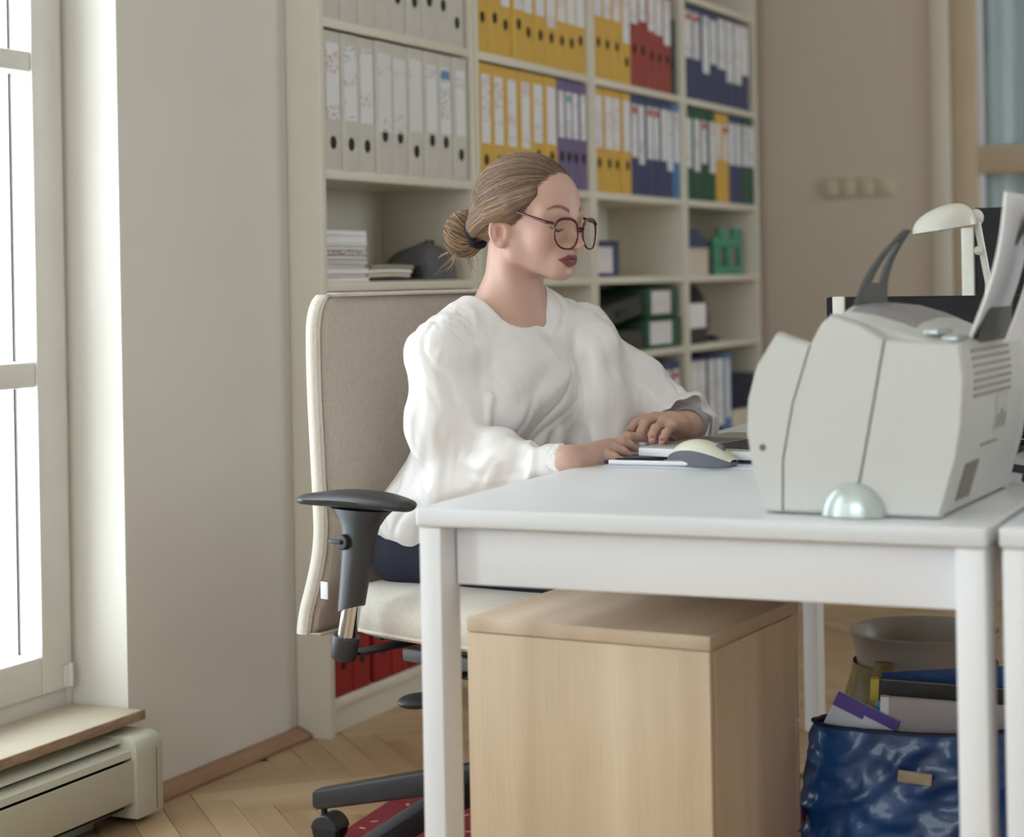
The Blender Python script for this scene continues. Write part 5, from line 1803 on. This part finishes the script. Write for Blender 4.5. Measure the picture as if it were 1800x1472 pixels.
# ------------------------------------------------------------------ printer
PRZ = math.radians(-91.5)
PO = Vector((2.408, .775, DZ + .0005))
PM = Matrix.Translation(PO) @ Matrix.Rotation(PRZ, 4, 'Z')
PMI = PM.inverted()
def ploc(px, py, Z):
    return PMI @ Vector(atZ(px, py, Z))
pr = thing('laser_printer', 'beige laser printer with curved sides on the near end of the desk', 'printer', PO, PRZ)
def loft(sections, material, name, parent, angle=40):
    b = bmesh.new()
    rs = [[b.verts.new(p) for p in s] for s in sections]
    n = len(rs[0])
    for i in range(len(rs) - 1):
        for k in range(n):
            b.faces.new((rs[i][k], rs[i][(k + 1) % n], rs[i + 1][(k + 1) % n], rs[i + 1][k]))
    b.faces.new(rs[0][::-1]); b.faces.new(rs[-1])
    bmesh.ops.recalc_face_normals(b, faces=b.faces[:])
    return MB()._merge(b).build(name, material, parent, angle=angle)
def shrink(poly, d):
    cx = sum(p[0] for p in poly) / len(poly); cz = sum(p[1] for p in poly) / len(poly)
    return [(cx + (p[0] - cx) * (1 - d), cz + (p[1] - cz) * (1 - d)) for p in poly]
PD = .39
front = [(.0245, .002), (.0, .002), (-.0145, .053), (-.0217, .103), (-.0195, .147), (-.007, .19), (.0217, .2335), (.040, .226), (.0655, .2184), (.0405, .1417), (.026, .068)]
mid = [(.0252, .002), (.0267, .068), (.0412, .1417), (.0663, .2186), (.080, .243), (.094, .256), (.13, .244), (.1625, .2245), (.1466, .1417), (.1272, .045), (.118, .002)]
right = [(.1187, .002), (.1279, .045), (.1473, .1417), (.1632, .2243), (.21, .2205), (.2567, .2185), (.2615, .1757), (.2575, .118), (.2495, .0745), (.2278, .002)]
def panel(poly, name, y0, y1):
    s0 = shrink(poly, .03)
    return loft([[(x, y0, z) for x, z in s0], [(x, y0 + .004, z) for x, z in poly], [(x, y1 - .004, z) for x, z in poly], [(x, y1, z) for x, z in s0]], 'printer_shell', name, pr)
panel(front, 'front_cover', 0, .03)
panel(front, 'front_cover', PD - .03, PD)
inner = [(.0235, .004), (.001, .004), (-.0135, .053), (-.0207, .103), (-.0185, .147), (-.006, .188), (.013, .212), (.036, .192), (.060, .196), (.0395, .1417), (.025, .068)]
loft([[(x_, .0305, z_) for x_, z_ in inner], [(x_, PD - .0305, z_) for x_, z_ in inner]], 'printer_shell', 'paper_tray', pr)
panel(mid, 'side_panel', 0, .03)
panel(right, 'side_panel', 0, .03)
panel(mid, 'side_panel', PD - .03, PD)
panel(right, 'side_panel', PD - .03, PD)
# core between the side panels, top domed over the depth
def core(y, lift):
    return [(.028, y, .004), (.0295, y, .068), (.044, y, .1417), (.069, y, .2186), (.081, y, .243 + lift * .3), (.096, y, .254 + lift * .8), (.135, y, .247 + lift), (.172, y, .236 + lift), (.215, y, .222 + lift * .7), (.2555, y, .2165), (.2605, y, .1757), (.2565, y, .118), (.2485, y, .0745), (.227, y, .004)]
loft([core(.0305, -.004), core(.05, .004), core(.09, .013), core(.18, .018), core(.28, .014), core(.335, .004), core(PD - .0305, -.004)], 'printer_shell', 'body', pr, 50)
def top_z(x, y):
    l = np.interp(y, [.0305, .05, .09, .18, .28, .335, .36], [-.004, .004, .013, .018, .014, .004, -.004])
    return float(np.interp(x, [.081, .096, .135, .172, .215, .2555], [.243 + .3 * l, .254 + .8 * l, .247 + l, .236 + l, .222 + .7 * l, .2165]))
tp = MB()
tp.surf(lambda u, v: (.102 + .085 * v, .06 + .24 * u, top_z(.102 + .085 * v, .06 + .24 * u) + .0006), 24, 16, -.0012)
tp.build('top_grille', 'grille_grey', pr, angle=60)
for k in range(2):
    MB().box(.20 + .024 * k, .22 + .024 * k, .045, .12, top_z(.21 + .024 * k, .08) - .004, top_z(.21 + .024 * k, .08) + .003, .002).build('control_button', 'printer_silver', pr)
# half-dome cap at the foot of the side
m = MB()
b = bmesh.new()
bmesh.ops.create_uvsphere(b, u_segments=32, v_segments=20, radius=1)
bmesh.ops.bisect_plane(b, geom=b.verts[:] + b.edges[:] + b.faces[:], plane_co=(0, 0, 0), plane_no=(0, 0, -1), clear_outer=True)
bmesh.ops.bisect_plane(b, geom=b.verts[:] + b.edges[:] + b.faces[:], plane_co=(0, 0.02, 0), plane_no=(0, 1, 0), clear_outer=True)
m._merge(b, Matrix.Translation((.119, .001, .001)) @ Matrix.Diagonal((.0425, .022, .043, 1)))
m.build('side_dome', 'printer_silver', pr)
MB().cyl((.0, -.0005, .085), (.0, .003, .085), .0045, n=16).build('power_button', 'grey_plastic', pr)
# slots, sticker and socket on the face towards the aisle
mat('sticker_grey', (196, 194, 194), 0.5)
RP = [(.002, .2278), (.0745, .2495), (.118, .2575), (.1757, .2615), (.2185, .2567)]
def face_patch(name, y0, y1, z0, z1, material, off=.0006):
    """thin plate lying on the curved end face"""
    n = 6
    zs = [z0 + (z1 - z0) * q / n for q in range(n + 1)]
    xs = [float(np.interp(z, [r[0] for r in RP], [r[1] for r in RP])) for z in zs]
    poly = [(x + off, z) for x, z in zip(xs, zs)] + [(x - .003, z) for x, z in zip(xs[::-1], zs[::-1])]
    return MB().prism(poly, 'y', y0, y1).build(name, material, pr, smooth=False)
face_patch('sticker', .19, .255, .095, .145, 'sticker_grey')
for k in range(3):
    face_patch('sticker_print', .197 + .02 * k, .209 + .02 * k, .10, .118 + .006 * (k % 2), 'vent_grey', .001)
face_patch('socket_recess', .07, .14, .016, .064, 'socket_grey', .0004)
face_patch('door_notch', .13, .22, .0815, .0835, 'socket_grey', .0005)
for k in range(7):
    face_patch('vent_slot', .06, .27, .148 + k * .0095, .152 + k * .0095, 'vent_grey', .0004)
# leaning paper supports with an open slot
def support(px0, py0, px1, py1, Z, halfb, halft, name='paper_support'):
    p0, p1 = ploc(px0, py0, Z), ploc(px1, py1, Z)
    ax = (p1 - p0)
    Lh = ax.length
    ax.normalize()
    dy = Vector((0, 1, 0))
    nn = ax.cross(dy).normalized()
    out = []
    N = 14
    for i in range(N + 1):
        u = i / N
        out.append((-(halfb + (halft - halfb) * u ** .8), u))
    for i in range(N, -1, -1):
        u = i / N
        out.append((halfb + (halft - halfb) * u ** .8, u))
    inn = []
    for i in range(N + 1):
        u = .34 + .50 * i / N
        wv = (halfb + (halft - halfb) * u ** .8) - .046 + .038 * u
        inn.append((-max(.002, wv), u))
    for i in range(N, -1, -1):
        u = .34 + .50 * i / N
        wv = (halfb + (halft - halfb) * u ** .8) - .046 + .038 * u
        inn.append((max(.002, wv), u))
    # map the inner loop to the outer by index
    b = bmesh.new()
    def P_(q, off):
        bend = .012 * sin(pi * q[1])
        return p0 + ax * (q[1] * Lh) + dy * q[0] + nn * (off + bend)
    rings = [[b.verts.new(P_(q, o_)) for q in loop] for loop, o_ in ((out, 0), (inn, 0), (inn, .004), (out, .004))]
    n = len(out)
    for k in range(4):
        r0, r1 = rings[k], rings[(k + 1) % 4]
        for i in range(n):
            b.faces.new((r0[i], r0[(i + 1) % n], r1[(i + 1) % n], r1[i]))
    bmesh.ops.recalc_face_normals(b, faces=b.faces[:])
    return MB()._merge(b).build(name, 'printer_dark', pr, angle=40)
support(1530, 556, 1598, 405, 2.62, .090, .013)
support(1752, 598, 1822, 380, 2.58, .095, .02)
def sheet(px0, py0, px1, py1, Z, y0, y1, label, thick):
    p0, p1 = ploc(px0, py0, Z), ploc(px1, py1, Z)
    m = MB()
    def fn(u, v):
        p = p0.lerp(p1, v)
        return (p.x + .01 * sin(pi * v), y0 + (y1 - y0) * u, p.z)
    m.surf(fn, 4, 14, thick)
    o = m.build('paper_stack', 'paper_white', None)
    o.matrix_world = PM
    tag(o, label, 'paper')
sheet(1712, 600, 1785, 340, 2.52, .11, .27, 'pale stack of paper leaning in the printer feed before the dark support', .004)
sheet(1778, 600, 1845, 340, 2.50, .10, .265, 'pale paper sheet leaning behind the dark support of the printer', .0015)
# cable behind the printer
tag(MB().tube([Vector((2.83, .52, DZ + .007)), Vector((2.82, .515, DZ + .02)), Vector((2.835, .505, DZ + .05)), Vector((2.86, .50, DZ + .07)), Vector((2.93, .52, DZ + .03)), Vector((2.98, .54, DZ + .006)), Vector((3.05, .6, DZ + .006))], .006, 8).build('power_cable', 'dark_plastic'), 'black power cable behind the printer', 'cable')
tag(MB().prism([(0, 0), (.075, 0), (.09, .11), (.06, .15), (.01, .12)], 'x', 0, .06, .008).build('power_adapter', 'dark_plastic', loc=(2.90, .425, DZ + .001)), 'black power adapter beside the printer on the desk edge', 'adapter')

# ------------------------------------------------------------------ monitors and lamp beyond the printer
def monitor(loc, rz, w, h, z0, frame, label, back='monitor_black', edge=None):
    t = thing('monitor', label, 'monitor', loc, rz)
    MB().box(-.09, .09, -w * .22, w * .22, 0, .012, .004).build('foot', frame, t)
    MB().box(-.018, .012, -.03, .03, .0125, z0 + h * .4, .004).build('stand_post', frame, t)
    MB().box(.013, .035, -w / 2, w / 2, z0, z0 + h, .004).build('screen_housing', back, t)
    MB().box(.0352, .036, -w / 2 + .012, w / 2 - .012, z0 + .018, z0 + h - .012).build('screen', 'dark_slot', t)
    if edge:
        MB().box(.008, .0365, w / 2 + .0005, w / 2 + .0265, z0 - .002, z0 + h - .04, .003).build('edge_strip', edge, t)
    return t
monitor((3.36, .725, DZ + .0005), math.radians(-4), .49, .245, .02, 'monitor_black', 'low black monitor standing behind the printer')
monitor((3.945, .575, DZ + .0005), math.radians(-4), .50, .40, .035, 'monitor_black', 'tall black monitor with white edge strip behind the lamp', edge='lamp_white')
tag(MB().box(0, .012, -.016, .004, 0, .268, .002).build('white_rod', 'lamp_white', loc=(3.22, .905, DZ + .0005)), 'white upright holder in front of the low black monitor', 'holder')
# small desk things seen over the printer front
t = thing('desk_lamp', 'white desk lamp with domed shade behind the printer', 'lamp', (3.62, .735, DZ + .0005))
MB().lathe([(.001, 0), (.08, 0), (.085, .006), (.075, .016), (.03, .026), (.001, .03)], 40).build('lamp_base', 'lamp_white', t)
p1, p2, p3 = Vector((.0, 0, .026)), Vector((.045, -.03, .20)), Vector(atZ(1716, 385, 3.6)) - Vector((3.62, .735, DZ))
p2 = Vector(atZ(1738, 500, 3.6)) - Vector((3.62, .735, DZ))
for off in (-.006, .006):
    MB().tube([p1 + Vector((off, off * .4, 0)), p2 + Vector((off, off * .4, 0)), p3 + Vector((off, off * .4, 0))], .0055, 8).build('arm', 'lamp_white', t)
kn = Vector(atZ(1720, 441, 3.58)) - Vector((3.62, .735, DZ))
MB().sphere(kn, .0085, 10).build('joint_knob', 'lamp_white', t)
# shade: half ellipsoid opening downwards, axis along the picture plane
a_, b_ = Vector(atZ(1605, 412, 3.58)) - Vector((3.62, .735, DZ)), Vector(atZ(1716, 394, 3.58)) - Vector((3.62, .735, DZ))
c_ = (a_ + b_) / 2
ex = (b_ - a_).normalized()
ez = Vector((0, 0, 1)); ez = (ez - ex * ex.dot(ez)).normalized()
ey = ez.cross(ex)
Ms = Matrix((ex, ey, ez)).transposed().to_4x4(); Ms.translation = c_
La = (b_ - a_).length / 2
b = bmesh.new()
NA, NR = 40, 14
rs = []
for i in range(NR + 1):
    q = i / NR * pi / 2
    ring = []
    for k in range(NA):
        a = 2 * pi * k / NA
        sk = .018 * sin(q) ** 2
        ring.append(b.verts.new(Ms @ Vector((La * cos(q) * cos(a) + sk, .045 * cos(q) * sin(a), .044 * sin(q) ** .9))))
    rs.append(ring)
for i in range(NR):
    for k in range(NA):
        if i == NR - 1:
            b.faces.new((rs[i][k], rs[i][(k + 1) % NA], rs[i + 1][k])) if False else b.faces.new((rs[i][k], rs[i][(k + 1) % NA], rs[i + 1][(k + 1) % NA], rs[i + 1][k]))
        else:
            b.faces.new((rs[i][k], rs[i][(k + 1) % NA], rs[i + 1][(k + 1) % NA], rs[i + 1][k]))
bmesh.ops.remove_doubles(b, verts=b.verts[:], dist=1e-5)
bmesh.ops.recalc_face_normals(b, faces=b.faces[:])
bmesh.ops.solidify(b, geom=b.faces[:], thickness=.0015)
MB()._merge(b).build('shade', 'lamp_white', t, angle=50)
MB().sphere(p3 + Vector((0, 0, .002)), (.014, .014, .016), 12).build('shade_joint', 'lamp_white', t)
MB().sphere(c_ + Vector((0, 0, .012)), (.018, .018, .02), 12).build('bulb', 'paper_white', t)

# ------------------------------------------------------------------ laptop
LRZ = math.atan2(-.957, -.29) + pi / 2          # local x = width, local y = towards the user
t = thing('laptop', 'open silver laptop with white rim in front of the woman', 'laptop', (3.008, 1.184, DZ + .0105), math.radians(-8.5))
LW, LD, LH = .33, .245, .0155
MB().box(0, LW, -LD, 0, 0, LH - .001, .003).build('base', 'laptop_edge', t)
MB().box(.002, LW - .002, -LD + .002, -.0015, LH - .0009, LH, .0003).build('palm_deck', 'laptop_silver', t)
kb = MB().box(.025, LW - .025, -LD + .025, -.105, LH + .0001, LH + .0006).build('keyboard', 'printer_dark', t)
km = MB().box(-.0085, .0085, -.0085, .0085, 0, .0015, .0006, 1).mesh('key'); km.materials.append(MATS['key_black'])
for r_ in range(5):
    for c in range(14):
        o = put('key', km, kb, (.038 + c * .0195, -.117 - r_ * .0205, LH + .0007))
MB().box(.125, .215, -.092, -.02, LH + .0001, LH + .0004).build('touchpad', 'grey_plastic', t)
lid = Matrix.Translation((0, -LD, LH)) @ Matrix.Rotation(math.radians(48), 4, 'X')
MB().box(.001, LW - .001, -.006, 0, 0.002, .215, .002, 2, lid).build('lid', 'laptop_silver', t)
MB().box(.01, LW - .01, .0002, .0008, .014, .205, 0, 2, lid).build('screen', 'dark_slot', t)
# papers, pen, phone, mouse
t = thing('paper_sheets', 'loose white paper sheets under the mouse', 'papers', (2.918, 1.212, DZ + .0005), math.radians(2))
for k in range(3):
    m = MB().box(.0 + .004 * k, .21 + .004 * k, -.297 + .003 * k, 0 - .003 * k, .0012 * k, .0012 * k + .0010)
    m.build('sheet', 'paper_cool', t, smooth=False)
t = thing('ballpoint_pen', 'slim white pen with dark tip on the paper edge', 'pen', (2.923, 1.207, DZ + .0085), math.radians(-88))
MB().cyl((.006, 0, 0), (.14, 0, 0), .0036, n=12).build('barrel', 'paper_white', t)
MB().cyl((-.002, 0, 0), (.0058, 0, 0), .0025, .0036, n=12).build('tip', 'navy_fabric', t)
MB().box(.10, .138, -.001, .001, .0038, .0052).build('clip', 'steel', t)
t = thing('phone', 'dark phone lying half under the laptop corner', 'phone', (3.02, 1.185, DZ + .0045), math.radians(-60))
MB().box(-.045, .045, -.032, .032, 0, .0052, .002).build('phone_body', 'navy_fabric', t)
MB().box(-.042, .042, -.029, .029, .0053, .0058).build('phone_screen', 'grey_plastic', t)
t = thing('computer_mouse', 'cream and grey computer mouse on the paper sheets', 'mouse', (2.948, 1.050, DZ + .0045), math.radians(-103))
def mouse(u, v, top):
    # u along length, v across
    x = -.060 + .120 * u
    hw = .031 * (sin(pi * min(1, max(0, u * .94 + .03))) ** .38)
    y = hw * (2 * v - 1)
    ht = .0375 * (sin(pi * (u ** .8) * .95 + .05) ** .75) * (1 - .42 * abs(2 * v - 1) ** 2.6) + .004
    edge = .013 + .012 * sin(pi * u)
    return x, y, ht, edge
def mouse_top(u, v):
    x, y, ht, e = mouse(u, v, 1)
    return (x, y, ht)
b = bmesh.new()
g = [[b.verts.new(mouse_top(i / 28, j / 20)) for j in range(21)] for i in range(29)]
for i in range(28):
    for j in range(20):
        b.faces.new((g[i][j], g[i + 1][j], g[i + 1][j + 1], g[i][j + 1]))
bmesh.ops.recalc_face_normals(b, faces=b.faces[:])
mat('mouse_cream', (222, 220, 200), 0.3, var=0.01)
mat('mouse_grey', (104, 106, 116), 0.45, var=0.03)
MB()._merge(b).build('mouse_shell', 'mouse_cream', t, angle=70)
b = bmesh.new()
loop_t, loop_b = [], []
for i in range(29):
    p = mouse_top(i / 28, 0); loop_t.append((p[0], p[1] + .0006, p[2] - .0003)); loop_b.append((p[0] * .94, p[1] * .86, 0))
for i in range(28, -1, -1):
    p = mouse_top(i / 28, 1); loop_t.append((p[0], p[1] - .0006, p[2] - .0003)); loop_b.append((p[0] * .94, p[1] * .86, 0))
r0 = [b.verts.new(p) for p in loop_t]; r1 = [b.verts.new(p) for p in loop_b]
n = len(r0)
for i in range(n):
    b.faces.new((r0[i], r0[(i + 1) % n], r1[(i + 1) % n], r1[i]))
b.faces.new(r1)
bmesh.ops.recalc_face_normals(b, faces=b.faces[:])
MB()._merge(b).build('mouse_base', 'mouse_grey', t, angle=50)
MB().cyl((.034, -.0035, .0265), (.034, .0035, .0265), .0085, n=20).build('scroll_wheel', 'grey_plastic', t)

# ------------------------------------------------------------------ waste bin and blue bag under the desk
t = thing('waste_bin', 'pale translucent round waste bin with a khaki liner', 'waste bin', (3.66, .865, 0.0065))
MB().lathe([(.001, 0), (.105, 0), (.128, .30), (.138, .345), (.142, .352), (.138, .356), (.132, .35), (.122, .30), (.10, .008), (.001, .008)], 56).build('bin_body', 'bin_plastic', t)
def liner(u, v):
    a = u * 2 * pi
    r = .135 + .008 * sin(a * 9) * v + .006 * sin(a * 17 + 1) * v + .016 * v
    return (r * cos(a), r * sin(a), .295 - .10 * v + .012 * sin(a * 5) * v)
MB().surf(liner, 90, 8).build('bin_liner', 'bin_liner', t, angle=80)
kn_ = MB()
kn_.surf(lambda u, v: ((-.142 - .03 * sin(pi * v)) * 1 + .012 * cos(u * 2 * pi), .04 + .016 * sin(u * 2 * pi) * (1 + .3 * sin(u * 8)), .315 - .09 * v), 16, 8)
kn_.build('liner_knot', 'bin_liner', t, angle=80)

bag = thing('carrier_bag', 'large glossy blue carrier bag full of papers under the desk', 'bag', (2.985, .712, 0.0065), math.radians(-90 + 12))
BL, BD_, BH = .34, .20, .345     # length (picture right), depth, height
def bag_base(u, v):
    a = u * 2 * pi
    n = 4.0
    c, s = cos(a), sin(a)
    q = (abs(c) ** n + abs(s) ** n) ** (-1 / n)
    bulge = 1 + .10 * sin(pi * v) - .05 * v
    z = BH * v * (1 + (.05 * cos(a) + .035 * sin(2 * a + .6)) * v ** 2)
    return (BL / 2 * q * c * bulge, BD_ / 2 * q * s * bulge, z)
def bagpt(u, v):
    p = np.array(bag_base(u % 1.0, v))
    a = u * 2 * pi
    P2 = p[None] * np.array((1, 1, 1.0))
    d = (.010 * folds(P2, (.7, .2, .8), .060, 2.6, 21, .24)[0] + .006 * folds(P2, (-.6, 0, .9), .035, 2.5, 22, .24)[0]) * (.35 + .65 * sin(pi * min(1, v * .95)))
    return (p[0] + d * cos(a), p[1] + d * sin(a), p[2])
MB().surf(bagpt, 120, 44).build('bag_wall', 'bag_blue', bag, angle=80)
MB().prism([(bagpt(i / 48, 0)[0], bagpt(i / 48, 0)[1]) for i in range(48)], 'z', .0, .004).build('bag_floor', 'bag_blue', bag)
MB().tube([Vector(bagpt(i / 80, 1)) for i in range(80)], .0035, 6, closed=True).build('bag_hem', 'bag_inside', bag)
def strap_pts(x0, x1, top):
    return [Vector((x0, -.098, .18)), Vector((x0 + .002, -.104, .24)), Vector((x0 + .004, -.102, .30))]
MB().box(-.062, -.012, -.1225, -.1185, .268, .286, .0015, 2, Matrix.Rotation(.10, 4, 'Y')).build('bag_label', 'beige_web', bag)
MB().tube([Vector((.135, -.108, .02)), Vector((.15, -.116, .10)), Vector((.165, -.112, .2)), Vector((.172, -.104, .3))], .009, 8, flat=.3).build('bag_strap', 'beige_web', bag)
# what sticks out of the bag: each a thing of its own
BMx = Matrix.Translation(Vector((2.985, .712, 0))) @ Matrix.Rotation(math.radians(-90 + 12), 4, 'Z')
def leaf(name, label, cat, size, loc, rot, material, extra=None):
    from mathutils import Euler
    t = thing(name, label, cat)
    t.matrix_world = BMx @ Matrix.Translation(loc) @ Euler(rot).to_matrix().to_4x4()
    w, d, h = size
    if extra == 'book':
        MB().box(-w / 2 + .002, w / 2 - .002, -d / 2 + .001, d / 2 - .001, .001, h - .002).build('pages', 'paper_white', t, smooth=False)
        for s in (-1, 1):
            MB().box(-w / 2, w / 2, *sorted((s * d / 2, s * (d / 2 - .0009))), 0, h).build('cover', material, t, smooth=False)
        MB().box(-w / 2 - .0008, -w / 2 + .012, -d / 2 - .0006, d / 2 + .0006, 0, h + .0005).build('spine', 'paper_cool' if material != 'dark_cover' else 'yellow_cover', t, smooth=False)
    else:
        MB().box(-w / 2, w / 2, -d / 2, d / 2, 0, h, .0005, 1).build('sheet', material, t, smooth=False)
        if extra:
            MB().box(-w / 2 + .0, w / 2 - .0, -d / 2 - .0012, -d / 2 - .0004, h * .86, h).build('print_band', extra, t, smooth=False)
            MB().box(-w / 2 + .0, w / 2 - .05, -d / 2 - .0012, -d / 2 - .0004, h * .80, h * .86).build('print_band', extra, t, smooth=False)
    return t
mat('purple_print', (92, 70, 160), 0.5)
mat('cyan_print', (96, 170, 214), 0.5)
mat('yellow_cover', (206, 184, 72), 0.5)
mat('grey_cover', (176, 168, 168), 0.4, var=0.03)
mat('dark_cover', (50, 46, 46), 0.5, var=0.3, vscale=50)
leaf('brochure', 'white brochure with purple band sticking out of the blue bag', 'brochure', (.10, .004, .115), (-.128, -.05, .272), (.0, .45, 0), 'paper_cool', 'purple_print')
leaf('brochure', 'white brochure with light blue stripe beside the purple-banded one', 'brochure', (.09, .004, .12), (-.085, -.015, .25), (0, .50, 0), 'paper_cool', 'cyan_print')
leaf('exercise_book', 'pale grey book with white spine in the blue bag', 'book', (.24, .014, .30), (.045, -.035, .082), (0, .05, .0), 'grey_cover', 'book')
leaf('exercise_book', 'yellow-spined book with dark speckled cover in the blue bag', 'book', (.24, .016, .30), (.028, .02, .098), (0, .05, 0), 'dark_cover', 'book')
leaf('exercise_book', 'blue folder at the back of the blue bag', 'folder', (.22, .006, .29), (.07, .058, .125), (0, -.08, 0), 'bag_blue')
